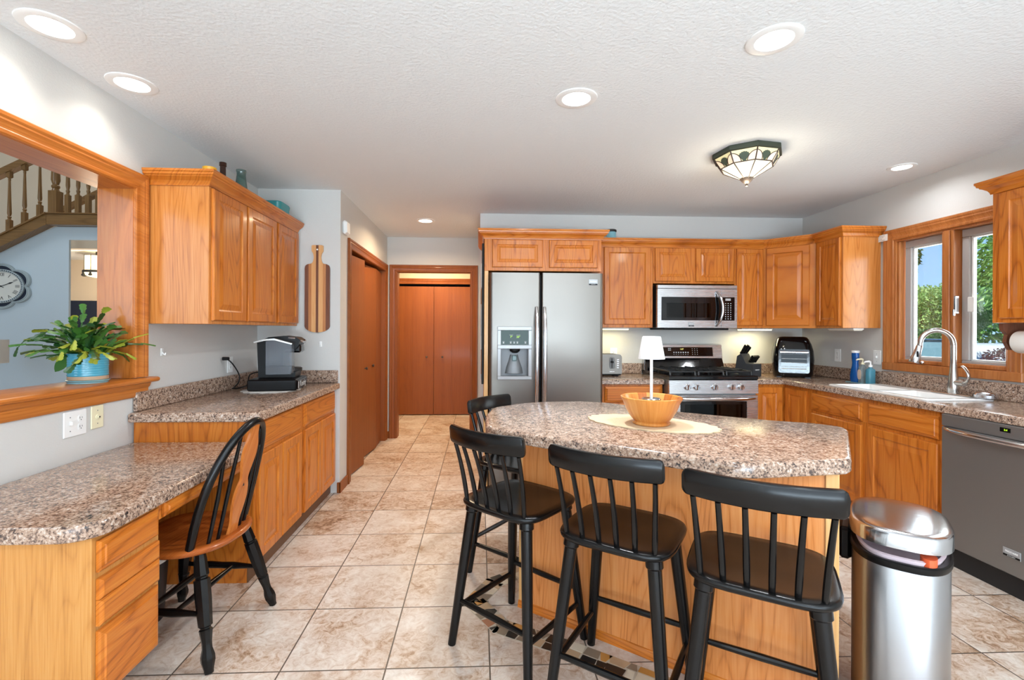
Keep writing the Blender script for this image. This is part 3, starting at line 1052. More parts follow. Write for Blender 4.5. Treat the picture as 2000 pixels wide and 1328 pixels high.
# --- back and right base cabinets
base_cab('base_cabinet', 'oak base cabinet between refrigerator and stove, mostly hidden by the island', (.996, 3.975, 0), 0, .580, .54, .856,
         [('drawer', .075, .565, .70, .838), ('door', .075, .565, .12, .675)])
q = thing('corner_base_cabinet', 'oak corner base cabinet right of the stove with two narrow doors', 'cabinet', (2.352, 3.975, 0))
MB().prism([(0, .54), (0, 0), (.308, 0), (.308, -.302), (.84, -.302), (.84, .54)], .10, .856, 'z').prism([(0, .54), (0, .06), (.368, .06), (.368, -.302), (.84, -.302), (.84, .54)], 0, .10, 'z').build('body', 'oak_v', q, smooth=False)
door(q, .04, .280, .115, .832, DOOR_R)
door(q, .03, .285, .115, .832, DOOR_R, M=Matrix.Translation((.308, 0, 0)) @ Matrix.Rotation(-PI / 2, 4, 'Z'))
sc_ = base_cab('sink_cabinet', 'oak sink base cabinet with two false drawer fronts over two doors', (2.66, 3.671, 0), -PI / 2, 1.105, .53, .69,
         [('drawer', .042, .536, .692, .826), ('drawer', .588, 1.078, .692, .826), ('door', .042, .536, .115, .668), ('door', .588, 1.078, .115, .668)], toe=.06)
MB().box(0, 1.105, 0, .02, .6905, .856, .0015).build('face_frame', 'oak_v', sc_, smooth=False)
r = thing('countertop', 'short speckled worktop between refrigerator and stove under the toaster', 'countertop', (1.28, 4.23, .857))
MB().slab([(-.28, -.284), (.300, -.284), (.300, .288), (-.28, .288)], 0, .043, .013).build('slab', 'granite_laminate', r)
MB().box(-.28, .300, .266, .288, .0435, .143, .004).build('backsplash', 'granite_laminate', r, smooth=False)

r = thing('countertop', 'long speckled worktop around the corner and along the window, holding the sink', 'countertop', (2.9, 3.2, .857))
oc = lambda P: [(x - 2.9, y - 3.2) for x, y in P]
sl = MB()
poly_out = oc([(2.352, 4.517), (2.352, 3.946), (2.63, 3.946), (2.63, 1.45), (3.197, 1.45), (3.197, 4.517)])
SX0, SX1, SY0, SY1 = 2.725, 3.105, 2.735, 3.50     # sink cut-out
# built from strips round the cut-out so the basin can drop through
nose = lambda P: P
sl.slab(oc([(2.352, 4.517), (2.352, 3.946), (2.62, 3.946), (3.197, 3.946), (3.197, 4.517)]), 0, .043, .013)
sl2 = MB()
prof = [(2.74, .857), (2.634, .857), (2.63, .861), (2.63, .887)] + [(2.643 - .013 * math.cos(a), .887 + .013 * math.sin(a)) for a in (.4, .8, 1.2, PI / 2)] + [(2.74, .900)]
pr_ = [(x - 2.9, z - .857) for x, z in prof]
sl.prism(pr_, 1.45 - 3.2, 3.9475 - 3.2, 'y')
sl.box(2.735 - 2.9, 3.197 - 2.9, 1.45 - 3.2, SY0 - 3.2, 0, .043)
sl.box(2.735 - 2.9, 3.197 - 2.9, SY1 - 3.2, 3.9475 - 3.2, 0, .043)
sl.box(SX1 - 2.9, 3.197 - 2.9, SY0 - 3.2, SY1 - 3.2, 0, .043)
sl.build('slab', 'granite_laminate', r)
bs = MB().box(2.352 - 2.9, 3.176 - 2.9, 4.496 - 3.2, 4.517 - 3.2, .0435, .143, .004).box(3.176 - 2.9, 3.197 - 2.9, 3.572 - 3.2, 4.517 - 3.2, .0435, .143, .004)
bs.box(3.176 - 2.9, 3.197 - 2.9, 1.45 - 3.2, 3.572 - 3.2, .0435, .150, .003)
bs.build('backsplash', 'granite_laminate', r, smooth=False)

# --- island
IS_A = Vector((.197, 2.228))
IS_D = Vector((.796, -.606)).normalized()
IS_N = Vector((.606, .796)).normalized()
ip = lambda s, t: (IS_A.x + IS_D.x * s + IS_N.x * t, IS_A.y + IS_D.y * s + IS_N.y * t)
top = [(.028, 2.30), (.028, 2.03), (.083, 1.962), (.285, 1.801), (.46, 1.697), (.635, 1.568), (.80, 1.440), (.875, 1.432), (1.195, 1.468), (1.232, 1.498), (1.575, 1.935), (1.590, 1.985), (1.53, 2.066), (1.353, 2.146), (1.016, 2.386), (.74, 2.69), (.60, 2.742), (.37, 2.727), (.214, 2.655), (.071, 2.53)]
r = thing('island_countertop', 'large speckled brown island top with clipped corners', 'countertop', (.8, 2.05, .852))
o = lambda P: [(x - .8, y - 2.05) for x, y in P]
MB().slab(o(round_poly(top, [.04] * 6 + [.02, .02, .02, .02, .02, .02, .04, .1, .1, .15, .06, .06, .05, .05], 4)), 0, .048, .015).build('slab', 'granite_laminate', r)
ang = math.atan2(IS_D.y, IS_D.x)
r = thing('island_cabinet', 'oak island base with plain back panel behind the bar stools', 'cabinet', (IS_A.x, IS_A.y, 0), ang)
MB().prism([(0, 0), (1.228, 0), (1.228, .50), (.34, .50), (.10, .17)], 0, .851, 'z').build('body', 'oak_panel', r, smooth=False)
MB().box(1.194, 1.232, -.007, .02, 0, .851, .002).build('corner_stile', 'oak_pale', r, smooth=False)
MB().box(-.006, .012, -.004, .016, 0, .851, .003).build('corner_stile', 'oak_pale', r, smooth=False)
q = MB().prism([(-.012, 0), (0, 0), (0, .035), (-.004, .033), (-.010, .022)], -.005, 1.193, 'x')
q.build('base_molding', 'oak_x', r)

# ------------------------------------------------------------------ refrigerator
F = thing('refrigerator', 'stainless side-by-side refrigerator with water dispenser in the left door', 'refrigerator', (.53, 3.70, 0))
fx = lambda x: x - .53
MB().box(fx(.079), fx(.984), .085, .79, .012, 1.765, .004).build('body', 'black_matte', F, smooth=False)
MB().box(fx(.09), fx(.97), .05, .085, .0, .07).build('kick_grille', 'black_matte', F, smooth=False)


def door_slab(m, x0, x1, z0, z1, rl, rr, y0=0.0, y1=.08):
    P = []
    for k in range(6):
        a = PI / 2 * k / 5
        P.append((x0 + rl * (1 - math.sin(a)), y0 + rl * (1 - math.cos(a))) if rl else None)
    P = [p for p in P if p]
    L = [(x0, y1)] + ([(x0, y0 + rl)] if rl else [(x0, y0)])
    poly = [(x0, y1)]
    n = 6
    if rl:
        for k in range(n + 1):
            a = PI / 2 * k / n
            poly.append((x0 + rl - rl * math.cos(a), y0 + rl - rl * math.sin(a)))
    else:
        poly.append((x0, y0))
    if rr:
        for k in range(n + 1):
            a = PI / 2 * k / n
            poly.append((x1 - rr + rr * math.sin(a), y0 + rr - rr * math.cos(a)))
    else:
        poly.append((x1, y0))
    poly.append((x1, y1))
    m.prism(poly, z0, z1, 'z')


def bar_handle(name, parent, mat, x, z0, z1, y0, bow, r, n=14, vertical=True, flat=None, cx=0.0):
    pts = []
    for k in range(n + 1):
        t = k / n
        d = bow * (1 - abs(2 * t - 1) ** 3.2)
        if vertical:
            pts.append((x + cx * (1 - (2 * t - 1) ** 2), y0 - d, z0 + (z1 - z0) * t))
        else:
            pts.append((z0 + (z1 - z0) * t, y0 - d, x))
    return MB().tube(pts, [r * (.75 + .25 * (1 - abs(2 * k / n - 1) ** 4)) for k in range(n + 1)], 12, flat=flat).build(name, mat, parent, angle=60)


d1 = MB()
dx0, dx1, dz0, dz1 = fx(.140), fx(.413), .925, 1.345
door_slab(d1, fx(.076), fx(.476), dz1, 1.772, .028, .012)
door_slab(d1, fx(.076), fx(.476), .075, dz0, .028, .012)
door_slab(d1, fx(.076), dx0 + .004, dz0, dz1, .028, 0)
door_slab(d1, dx1 - .004, fx(.476), dz0, dz1, 0, .012)
D1 = d1.build('freezer_door', 'steel', F, angle=25)
g = MB()
g.panel(dx0, dx1, dz0, dz1, [(0, .03), (0, -.004), (.004, -.009), (.026, -.009), (.029, -.006)])
for a in ((dx0 + .026, dx1 - .026, 1.172, 1.20),):
    pass
# frame: four bars round the display and the alcove
g = MB()
g.box(dx0, dx0 + .028, -.010, .03, dz0 + .0262, dz1 - .0302, .003).box(dx1 - .028, dx1, -.010, .03, dz0 + .0262, dz1 - .0302, .003)
g.box(dx0, dx1, -.010, .03, dz1 - .030, dz1, .003).box(dx0, dx1, -.010, .03, dz0, dz0 + .026, .003)
g.box(dx0 - .001, dx1 + .001, -.016, .03, 1.168, 1.200, .004)
disp = g.build('dispenser', 'steel_grey', D1, smooth=False)
g = MB()
g.box(dx0 + .028, dx1 - .028, .070, .076, .95, 1.17)
g.box(dx0 + .026, dx0 + .030, 0, .075, .95, 1.17).box(dx1 - .030, dx1 - .026, 0, .075, .95, 1.17)
g.box(dx0 + .028, dx1 - .028, .0, .075, .947, .953)
g.lathe([(.034, 0), (.038, .02), (.048, .055), (.066, .105), (.074, .15)], (0, 0, 0), 20, M=XF(((dx0 + dx1) / 2, .075, 1.12), rx=PI) @ Matrix.Diagonal((1, .55, 1, 1)))
g.build('dispenser_alcove', 'alcove_grey', D1)
MB().lathe([(.042, .0), (.040, -.02), (.022, -.034), (.0, -.036)], ((dx0 + dx1) / 2 + .004, .03, 1.17), 18, sy=.7).build('dispenser_spout', 'black_plastic', D1)
MB().box((dx0 + dx1) / 2 - .018, (dx0 + dx1) / 2 + .022, .03, .06, 1.07, 1.115, .006).build('dispenser_lever', 'clear_glass', D1)
P = MB().box(dx0 + .028, dx1 - .028, -.006, .02, 1.200, 1.315).build('dispenser_display', 'display_glass', D1, smooth=False)
text_part('digits', '7\u00b0', .022, Matrix.Translation((dx0 + .110, -.0068, 1.262)) @ FACE_Y, 'display_green', D1)
text_part('digits', '33\u00b0', .022, Matrix.Translation((dx0 + .165, -.0068, 1.262)) @ FACE_Y, 'display_green', D1)
g = MB()
for xx in (.048, .105, .132, .158, .222):
    g.box(dx0 + xx - .006, dx0 + xx + .006, -.0068, -.005, 1.212, 1.221)
    g.box(dx0 + xx - .008, dx0 + xx + .008, -.0068, -.005, 1.226, 1.228)
g.box(dx0 + .095, dx0 + .122, -.0068, -.005, 1.277, 1.279).box(dx0 + .150, dx0 + .182, -.0068, -.005, 1.277, 1.279)
g.build('control_marks', 'icon_grey', D1, smooth=False)
d2 = MB()
door_slab(d2, fx(.492), fx(.986), .075, 1.772, .012, .028)
D2 = d2.build('fridge_door', 'steel', F, angle=25)
bar_handle('handle', D1, 'chrome_soft', fx(.449), .66, 1.50, -.004, .055, .016, flat=.8)
bar_handle('handle', D2, 'chrome_soft', fx(.512), .66, 1.50, -.004, .055, .016, flat=.8)
for xx in (.449, .512):
    pass


def badge(parent, w_, h, M, size):
    b_ = MB().box(-w_ / 2, w_ / 2, -.003, .0005, -h / 2, h / 2, .0012, M).build('badge', 'steel_grey', parent, smooth=False)
    b_['label'] = 'small rectangular maker badge'
    MB().box(-w_ / 2 + .002, w_ / 2 - .002, -.0036, -.002, -h / 2 + .002, -h * .22, 0, M).build('badge_strip', 'black_plastic', b_, smooth=False)
    text_part('badge_lettering', 'FRIGIDAIRE', size, M @ Matrix.Translation((0, -.0034, h * .12)) @ FACE_Y, 'white_plastic', b_, sx=.9)
    text_part('badge_lettering', 'GALLERY', size * .6, M @ Matrix.Translation((0, -.0040, -h * .34)) @ FACE_Y, 'icon_grey', b_, sx=1.2)
    return b_


badge(D2, .072, .048, Matrix.Translation((fx(.902), 0, 1.70)), .0115)

# things pinned to the side panel by the hall
r = thing('hanging_board', 'narrow black board with papers hung on the side of the refrigerator cabinet', 'board', (.02, 4.02, 1.05))
MB().box(-.004, .014, -.16, .30, -.18, .98, .003).build('board', 'black_matte', r, smooth=False)
for k, (y0, z0, h) in enumerate(((-.12, .62, .2), (.05, .5, .26), (-.1, .22, .22), (.08, .05, .24), (-.13, -.1, .2), (.06, -.16, .15))):
    MB().box(-.010 - .002 * (k % 2), -.0045, y0, y0 + .15, z0, z0 + h, 0).build('paper', ('paper', 'cherry', 'icon_grey')[k % 3], r, smooth=False)

# ------------------------------------------------------------------ range
R = thing('gas_range', 'stainless gas range with black grates on the back wall', 'stove', (1.966, 3.85, 0))
MB().box(-.379, .379, .03, .655, .09, .912, .003).box(-.36, .36, .06, .64, 0, .09).build('body', 'steel_dark', R, smooth=False)
ct = MB()
ct.prism([(.012, .905), (.0, .912), (.0, .932), (.008, .940), (.60, .940), (.655, .940), (.655, .905)], -.381, .381, 'x')
ct.build('cooktop', 'black_gloss', R, angle=40)
cp = MB().prism([(-.004, .792), (.030, .79), (.030, .906), (.012, .906), (.002, .902)], -.381, .381, 'x')
cp.build('control_panel', 'steel_x', R, angle=40)
for xx in (-.228, -.150, .004, .150, .229):
    K = MB().lathe([(.027, 0), (.027, .006), (.024, .008), (.023, .020), (.020, .023), (0.001, .0235)], n=22, M=XF((xx, -.002, .846), rx=PI / 2)).build('knob', 'chrome_soft', R)
    MB().box(xx - .005, xx + .005, -.036, -.024, .824, .868, .002).build('knob_grip', 'chrome', K)
    MB().box(xx - .0015, xx + .0015, -.0372, -.0358, .850, .867).build('knob_mark', 'black_plastic', K, smooth=False)
od = MB()
od.box(-.381, .381, .0, .032, .64 + .085, .778, .004).box(-.381, .381, .0, .032, .30, .40, .003)
od.box(-.381, -.285, .0, .032, .395, .73, .002).box(.285, .381, .0, .032, .395, .73, .002)
OD = od.build('oven_door', 'steel_x', R, smooth=False)
MB().box(-.29, .29, .004, .012, .395, .73).build('oven_window', 'black_gloss', OD, smooth=False)
MB().box(-.245, .245, .0025, .0045, .42, .70).build('oven_glass_pane', 'oven_glass', OD, smooth=False)
bar_handle('handle', OD, 'chrome_soft', .752, -.35, .35, .0, .050, .016, vertical=False)
MB().box(-.381, .381, .002, .032, .10, .29, .004).build('storage_drawer', 'steel_x', R, smooth=False)
bg = MB().prism([(.655, .94), (.655, 1.17), (.648, 1.183), (.628, 1.187), (.606, 1.180), (.585, 1.055), (.600, 1.045), (.600, .94)], -.381, .381, 'x')
BG = bg.build('backguard', 'steel_x', R, angle=40)
MB().prism([(.53, .938), (.585, 1.05), (.60, 1.05), (.60, .938)], -.378, .378, 'x').build('backguard_base', 'black_gloss', R, smooth=False)
sl_a = math.atan2(.606 - .585, 1.180 - 1.055)
MP = XF((0, .5955, 1.1175), rx=-sl_a)
MB().box(-.29, .29, -.003, .004, -.046, .042, .002, MP).build('control_glass', 'black_gloss', BG, smooth=False)
text_part('clock_digits', '1:07', .020, MP @ Matrix.Translation((-.015, -.0038, .022)) @ FACE_Y, 'display_yellow', BG)
g = MB()
for k in range(7):
    g.box(-.10 + .023 * k, -.088 + .023 * k, -.0036, -.002, -.014, -.004, 0, MP).box(-.10 + .023 * k, -.09 + .023 * k, -.0036, -.002, -.030, -.027, 0, MP)
for k in range(3):
    for j_ in range(4):
        g.box(.085 + .024 * k, .091 + .024 * k, -.0036, -.002, .024 - .018 * j_, .029 - .018 * j_, 0, MP)
for k in range(2):
    for j_ in range(2):
        g.box(-.15 + .016 * k, -.138 + .016 * k, -.0036, -.002, .008 + .016 * j_, .017 + .016 * j_, 0, MP)
g.build('control_marks', 'icon_grey', BG, smooth=False)
for gx in (-.245, 0, .245):
    g = MB()
    for yy in (.06, .56):
        g.box(gx - .115, gx + .115, yy - .007, yy + .007, .962, .978, .003)
    for xx in (gx - .108, gx + .108):
        g.box(xx - .007, xx + .007, .06, .56, .962, .978, .003)
    for yy in (.19, .31, .43):
        g.box(gx - .108, gx + .108, yy - .006, yy + .006, .966, .982, .003)
    g.box(gx - .006, gx + .006, .06, .56, .966, .982, .003)
    for xx in (gx - .108, gx + .108):
        for yy in (.06, .31, .56):
            g.tube([(xx, yy, .968), (xx * 1.0, yy + (.006 if yy > .3 else -.006), .940)], [.008, .010], 8)
    g.build('grate', 'iron', R)
for bx, by in ((-.245, .17), (-.245, .46), (0, .31), (.245, .17), (.245, .46)):
    MB().lathe([(.055, 0), (.055, .006), (.040, .010), (.040, .018), (.030, .020), (0.001, .0205)], (bx, by, .9402), 20).build('burner', 'black_matte', R)

# ------------------------------------------------------------------ microwave
M_ = thing('microwave', 'stainless over-the-range microwave with a curved handle', 'microwave', (1.954, 4.13, 1.343))
mx_ = lambda px: 1.588 + (px - 1284) * .00469 - 1.954
mz_ = lambda py: 1.729 - (py - 556) * .00457 - 1.343
MB().box(-.363, .364, .03, .385, .0, .385, .003).build('body', 'black_matte', M_, smooth=False)
MB().box(-.30, .30, .02, .36, -.018, -.0005, .004).build('vent_base', 'black_plastic', M_, smooth=False)
MB().box(-.366, .367, .0, .03, mz_(563), .386, .003).build('top_trim', 'steel_x', M_, smooth=False)
md = MB().box(-.366, mx_(1409) - .0015, 0, .03, 0, mz_(563.6), .002)
MD = md.build('door', 'steel_x', M_, smooth=False)
MB().box(mx_(1292), mx_(1409) - .002, -.0025, .004, mz_(625.5), mz_(579.5), .002).build('window_frame', 'black_gloss', MD, smooth=False)
MB().box(mx_(1302), mx_(1388), -.0032, -.002, mz_(620), mz_(591.5)).build('window', 'oven_glass', MD, smooth=False)
bar_handle('handle', MD, 'chrome_soft', mx_(1399), mz_(636), mz_(569), -.002, .045, .013, cx=.035)
badge(MD, .052, .038, Matrix.Translation((mx_(1350), 0, mz_(633.5))), .0082)
MP2 = MB().box(mx_(1409), .367, 0, .03, 0, mz_(563.6), .002).build('control_panel', 'steel_x', M_, smooth=False)
MB().box(mx_(1409), mx_(1435), -.0025, .004, mz_(625.5), mz_(579.5), .002).build('keypad', 'black_gloss', MP2, smooth=False)
MB().box(mx_(1416.5), mx_(1427), -.0032, -.002, mz_(586.5), mz_(582)).build('display', 'vinyl_grey', MP2, smooth=False)
g = MB()
for a in range(3):
    for b_ in range(8):
        cx, cz = mx_(1417 + 5 * a), mz_(592 + 4.3 * b_)
        g.box(cx - .004, cx + .004, -.0032, -.002, cz - .0035, cz + .0035)
g.build('keys', 'icon_grey', MP2, smooth=False)

# ------------------------------------------------------------------ dishwasher
W_ = thing('dishwasher', 'stainless dishwasher at the right edge under the worktop', 'dishwasher', (2.66, 2.562, 0), -PI / 2)
MB().box(.003, .600, .012, .53, .005, .856).build('body', 'black_matte', W_, smooth=False)
dd = MB().box(.004, .600, -.030, .012, .115, .782, .005)
DD = dd.build('door', 'steel_dark', W_, smooth=False)
MB().box(.004, .600, -.030, .012, .785, .854, .004).build('control_strip', 'steel_dark', W_, smooth=False)
MB().box(.305, .355, -.0315, -.028, .815, .838, .002).build('display', 'black_gloss', W_, smooth=False)
text_part('display_digits', '2:4', .013, Matrix.Translation((.333, -.0322, .8265)) @ FACE_Y, 'display_green', W_)
bar_handle('handle', DD, 'chrome_soft', .772, .03, .575, -.030, .045, .015, vertical=False)
MB().box(.004, .600, .004, .012, .0, .112).build('kick_plate', 'black_matte', W_, smooth=False)
badge(DD, .078, .042, Matrix.Translation((.362, -.030, .222)), .0125)

# ------------------------------------------------------------------ bar stools
def make_stool(label, loc, rz):
    """stands on the floor, faces its own +y"""
    s = thing('bar_stool', label, 'bar stool', loc, rz, 'black spindle-back stools round the island')
    seat_poly = superellipse(.200, .195, 4.2, 44)
    m = MB()
    zt = .612
    rings = []
    for (dz, ins) in ((-.032, .030), (-.026, .012), (-.018, .002), (-.010, 0), (-.004, .003), (0, .010)):
        rings.append([(x, y, zt + dz) for x, y in offset(seat_poly, -ins)])
    for f_, dz in ((.8, -.003), (.55, -.008), (.25, -.011)):
        rings.append([(x * f_, y * f_, zt + dz) for x, y in seat_poly])
    m.loft(rings).build('seat', 'black_paint', s, angle=50)
    for sx in (-1, 1):
        for sy in (-1, 1):
            t0 = Vector((.142 * sx, .135 * sy, .582))
            t1 = Vector((.200 * sx, .198 * sy, 0))
            MB().tube([t0, t0.lerp(t1, .04), t0.lerp(t1, .05), t0.lerp(t1, .5), t1], [.028, .028, .0225, .021, .0165], 14).build('leg', 'black_paint', s, angle=40)

    def at(sx, sy, z):
        f_ = (.582 - z) / .582
        return Vector(((.142 + .058 * f_) * sx, (.135 + .063 * f_) * sy, z))
    for a, b_ in (((-1, -1, .185), (1, -1, .185)), ((-1, -1, .155), (-1, 1, .155)), ((1, -1, .155), (1, 1, .155)), ((-1, 1, .215), (1, 1, .215))):
        pa, pb = at(*a), at(*b_)
        MB().tube([pa, pa.lerp(pb, .2), pa.lerp(pb, .5), pa.lerp(pb, .8), pb], [.0095, .011, .0125, .011, .0095], 10).build('stretcher', 'black_paint', s)
    # curved top rail, ends coming forward round the sitter
    RY = lambda x: -.246 + 1.15 * x * x
    rr = []
    W_2 = .190
    xs_ = [-W_2, -W_2 + .002, -W_2 + .005, -W_2 + .009, -W_2 + .014] + [-.16 + .04 * k for k in range(9)]
    xs_ += [-q_ for q_ in xs_[4::-1]]
    for x in xs_:
        y = RY(x)
        e = min(1, (W_2 - abs(x)) / .014)
        ins = .014 * (1 - math.sqrt(max(0, 1 - (1 - e) ** 2)))
        z0_, z1_ = .852 + ins, .927 - ins
        tl = .010
        nx, ny = -2.3 * x, 1.0
        L = math.hypot(nx, ny)
        nx, ny = nx / L, ny / L
        prof = [(-.011, z0_ + .004), (-.007, z0_), (.007, z0_), (.011, z0_ + .004), (.011, z1_ - .006), (.006, z1_), (-.006, z1_), (-.011, z1_ - .006)]
        rr.append([(x + nx * d, y + ny * d - tl * (z - .845) / .083, z) for d, z in prof])
    MB().loft(rr).build('back_rail', 'black_paint', s, angle=45)
    for k in range(6):
        xb = -.150 + .060 * k
        xt = -.165 + .066 * k
        yb = -.168 + .35 * xb * xb
        p0 = Vector((xb, yb, .604))
        p2 = Vector((xt, RY(xt), .851))
        p1 = Vector(((xb + xt) / 2, (yb + p2.y) / 2 + .012, .735))
        MB().tube(bez(p0, p1, p2, 6), [.0085, .0095, .0095, .009, .0085, .008, .0078], 10).build('spindle', 'black_paint', s)
    return s


def stool_at(x, y, face_deg):
    return (x, y, 0), math.radians(face_deg) - PI / 2


S0 = make_stool('black bar stool farthest left of the three along the island back panel', *stool_at(.170, 1.978, 47))
for (x, y, a, lab) in ((.523, 1.672, 55, 'black bar stool in the middle of the three along the island back panel'),
                       (.858, 1.395, 58, 'black bar stool nearest the trash can'),
                       (.228, 2.583, -39.7, 'black bar stool tucked under the far left end of the island by the refrigerator')):
    q = copy_tree(S0)
    (q.location, q.rotation_euler) = ((x, y, 0), (0, 0, math.radians(a) - PI / 2))
    q['label'] = lab

# ------------------------------------------------------------------ desk chair (bow-back, wooden seat)
ch = thing('desk_chair', 'black bow-back chair with brown wooden seat pulled up to the desk', 'chair', (-1.235, 2.085, 0), math.radians(174) - PI / 2)
SZ = .447
sp = []
for k in range(40):
    t = 2 * PI * k / 40
    cxx, syy = math.cos(t), math.sin(t)
    a = .225 if syy < 0 else .225 - .018 * syy
    e = 2.3 if syy < 0 else 3.4
    sp.append((a * math.copysign(abs(cxx) ** (2 / e), cxx), .215 * math.copysign(abs(syy) ** (2 / e), syy)))
rings = []
for dz, ins in ((-.036, .030), (-.028, .010), (-.018, .001), (-.009, .0), (-.003, .005), (0, .014)):
    rings.append([(x, y, SZ + dz) for x, y in offset(sp, -ins)])
for f_, dz in ((.78, -.006), (.5, -.012), (.2, -.010)):
    rings.append([(x * f_, y * f_, SZ + dz) for x, y in sp])
MB().loft(rings).build('seat', 'seat_wood', ch, angle=45)
for sx in (-1, 1):
    for sy in (-1, 1):
        t0 = Vector((.145 * sx, .135 * sy, SZ - .03))
        t1 = Vector((.225 * sx, (.225 if sy > 0 else .232) * sy, 0))
        d = t1 - t0
        prof = [(0, .019), (.05, .023), (.19, .027), (.205, .022), (.215, .022), (.225, .029), (.40, .029), (.615, .025), (.625, .019), (.635, .019), (.645, .024), (.75, .018), (.80, .018), (.86, .025), (.90, .025), (.97, .017), (1, .016)]
        M = Matrix.Identity(4)
        rot = d.to_track_quat('Z', 'Y').to_matrix().to_4x4()
        octo = [(math.cos(2 * PI * (k + .5) / 8), math.sin(2 * PI * (k + .5) / 8)) for k in range(8)]
        sq = [(x * (1.0 if abs(abs(x) - abs(y)) < 2 else 1), y) for x, y in octo]
        M = Matrix.Translation(t0) @ rot
        MB().loft([[(x * rad, y * rad, f_ * d.length) for x, y in sq] for f_, rad in prof], M=M).build('leg', 'black_paint', ch, angle=30)


def cat(sx, sy, z):
    f_ = 1 - z / (SZ - .03)
    return Vector((.145 * sx + .08 * sx * f_, (.135 + (.09 if sy > 0 else .097) * f_) * sy, z))


for a, b_ in (((-1, -1, .20), (-1, 1, .20)), ((1, -1, .20), (1, 1, .20))):
    pa, pb = cat(*a), cat(*b_)
    MB().tube([pa, pa.lerp(pb, .12), pa.lerp(pb, .35), pa.lerp(pb, .5), pa.lerp(pb, .65), pa.lerp(pb, .88), pb], [.009, .010, .016, .014, .016, .010, .009], 12).build('stretcher', 'black_paint', ch)
for yo, z in ((-.10, .20), (.10, .20)):
    pa = cat(-1, -1, .2).lerp(cat(-1, 1, .2), .5 + yo * 1.6)
    pb = cat(1, -1, .2).lerp(cat(1, 1, .2), .5 + yo * 1.6)
    MB().tube([pa, pa.lerp(pb, .2), pa.lerp(pb, .5), pa.lerp(pb, .8), pb], [.008, .011, .015, .011, .008], 12).build('stretcher', 'black_paint', ch)
# the bow: up from the seat, leaning back
hoop = []
HB, HH, LEAN = .172, .485, .115
for k in range(33):
    t = PI * k / 32
    x = HB * 1.02 * math.cos(t)
    s_ = math.sin(t)
    zz = HH * (s_ ** .72) if s_ > 0 else 0
    flare = 1 + .10 * math.sin(min(PI, t * 1.0)) * (1 - s_)
    hoop.append(Vector((x * (1 + .16 * (zz / HH) * (1 - zz / HH)), -.115 - LEAN * zz / HH - .045 * (1 - (x / HB) ** 2), SZ - .012 + zz)))
MB().tube(hoop, [.017] * 33, 14).build('back_bow', 'black_paint', ch, angle=60)


def bow_z(x):
    best = min((p for p in hoop if p.z > SZ + .2), key=lambda p: abs(p.x - x))
    return best


for xb in (-.118, -.070, .070, .118):
    top_ = bow_z(xb * 1.05)
    MB().tube([Vector((xb, -.150 - .02 * (1 - abs(xb) / .12), SZ - .008)), Vector((xb * 1.03, (-.16 + top_.y) / 2, (SZ + top_.z) / 2)), top_], [.0075, .0085, .0065], 10).build('spindle', 'black_paint', ch)
# pierced centre splat
spl = MB()
zt_ = bow_z(0).z
wz = [(0, .030), (.10, .026), (.20, .036), (.32, .044), (.42, .036), (.50, .022), (.58, .030), (.70, .046), (.80, .044), (.92, .026), (1.0, .024)]
wp = catmull([(w_, f_, 0) for f_, w_ in wz], 4)
L_, R_ = [], []
for p in wp:
    z = SZ - .006 + p.y * (zt_ - SZ - .006)
    y = -.172 - (LEAN - .01) * p.y
    L_.append((-p.x, y, z))
    R_.append((p.x, y, z))
rings = []
for l, r_ in zip(L_, R_):
    rings.append([(l[0], l[1] - .006, l[2]), (r_[0], r_[1] - .006, r_[2]), (r_[0], r_[1] + .006, r_[2]), (l[0], l[1] + .006, l[2])])
spl.loft(rings).build('splat', 'splat_wood', ch, angle=30)
hm = MB()
for f_, hw, hh in ((.68, .012, .055), (.32, .011, .06)):
    z = SZ + f_ * (zt_ - SZ)
    y = -.172 - (LEAN - .01) * f_
    prof = [(x, zz) for x, zz in superellipse(hw, hh, 1.7, 20)]
    tl = math.atan2(LEAN, zt_ - SZ)
    hm.prism(prof, -.0068, .0068, 'y', M=XF((0, y, z), rx=tl))
hm.build('splat_piercing', 'dark_gap', ch, smooth=False)

r = thing('waste_bin', 'dark waste bin under the desk behind the chair, mostly hidden', 'bin', (-1.53, 2.17, 0))
MB().lathe([(.095, 0), (.100, .004), (.118, .29), (.122, .295), (.116, .297), (.098, .02), (0.001, .018)], (0, 0, 0), 28).build('bin_body', 'rubber', r)
MB().lathe([(.1225, .270), (.1265, .296), (.121, .302), (.1175, .298)], (0, 0, 0), 28, caps=(False, False)).build('bin_liner', 'paper', r)

# ------------------------------------------------------------------ trash can
tc_ = thing('trash_can', 'oval stainless trash can with an ajar lid beside the island', 'trash can', (1.425, 1.532, 0), math.radians(48.5))
body = superellipse(.238, .126, 2.9, 56)
MB().loft([[(x, y, z) for x, y in offset(body, -i)] for z, i in ((.030, .004), (.034, 0), (.600, 0), (.604, .003))], caps=(True, False)).build('body', 'steel_bright', tc_, angle=40)
MB().loft([[(x, y, z) for x, y in offset(body, -i)] for z, i in ((0, .0), (.004, -.004), (.026, -.004), (.031, .002))]).build('base_ring', 'black_plastic', tc_, angle=40)
MB().loft([[(x, y, z) for x, y in offset(body, -i)] for z, i in ((.598, -.003), (.602, -.005), (.616, -.005), (.620, .0), (.618, .014), (.60, .016))], caps=(False, False)).build('rim', 'black_plastic', tc_, angle=40)
MB().loft([[(x, y, z) for x, y in offset(body, -i)] for z, i in ((.55, .018), (.619, .016), (.630, .010), (.632, .020), (.60, .03))], caps=(True, True)).build('liner_bag', 'bag_pink', tc_, angle=60)
MB().loft([[(x, y, z) for x, y in superellipse(.03, .02, 2, 16, -.19, -.065)] for z in (.60, .642)]).build('trash', 'orange_plastic', tc_)
lid = MB()
lb = superellipse(.250, .133, 2.9, 64)
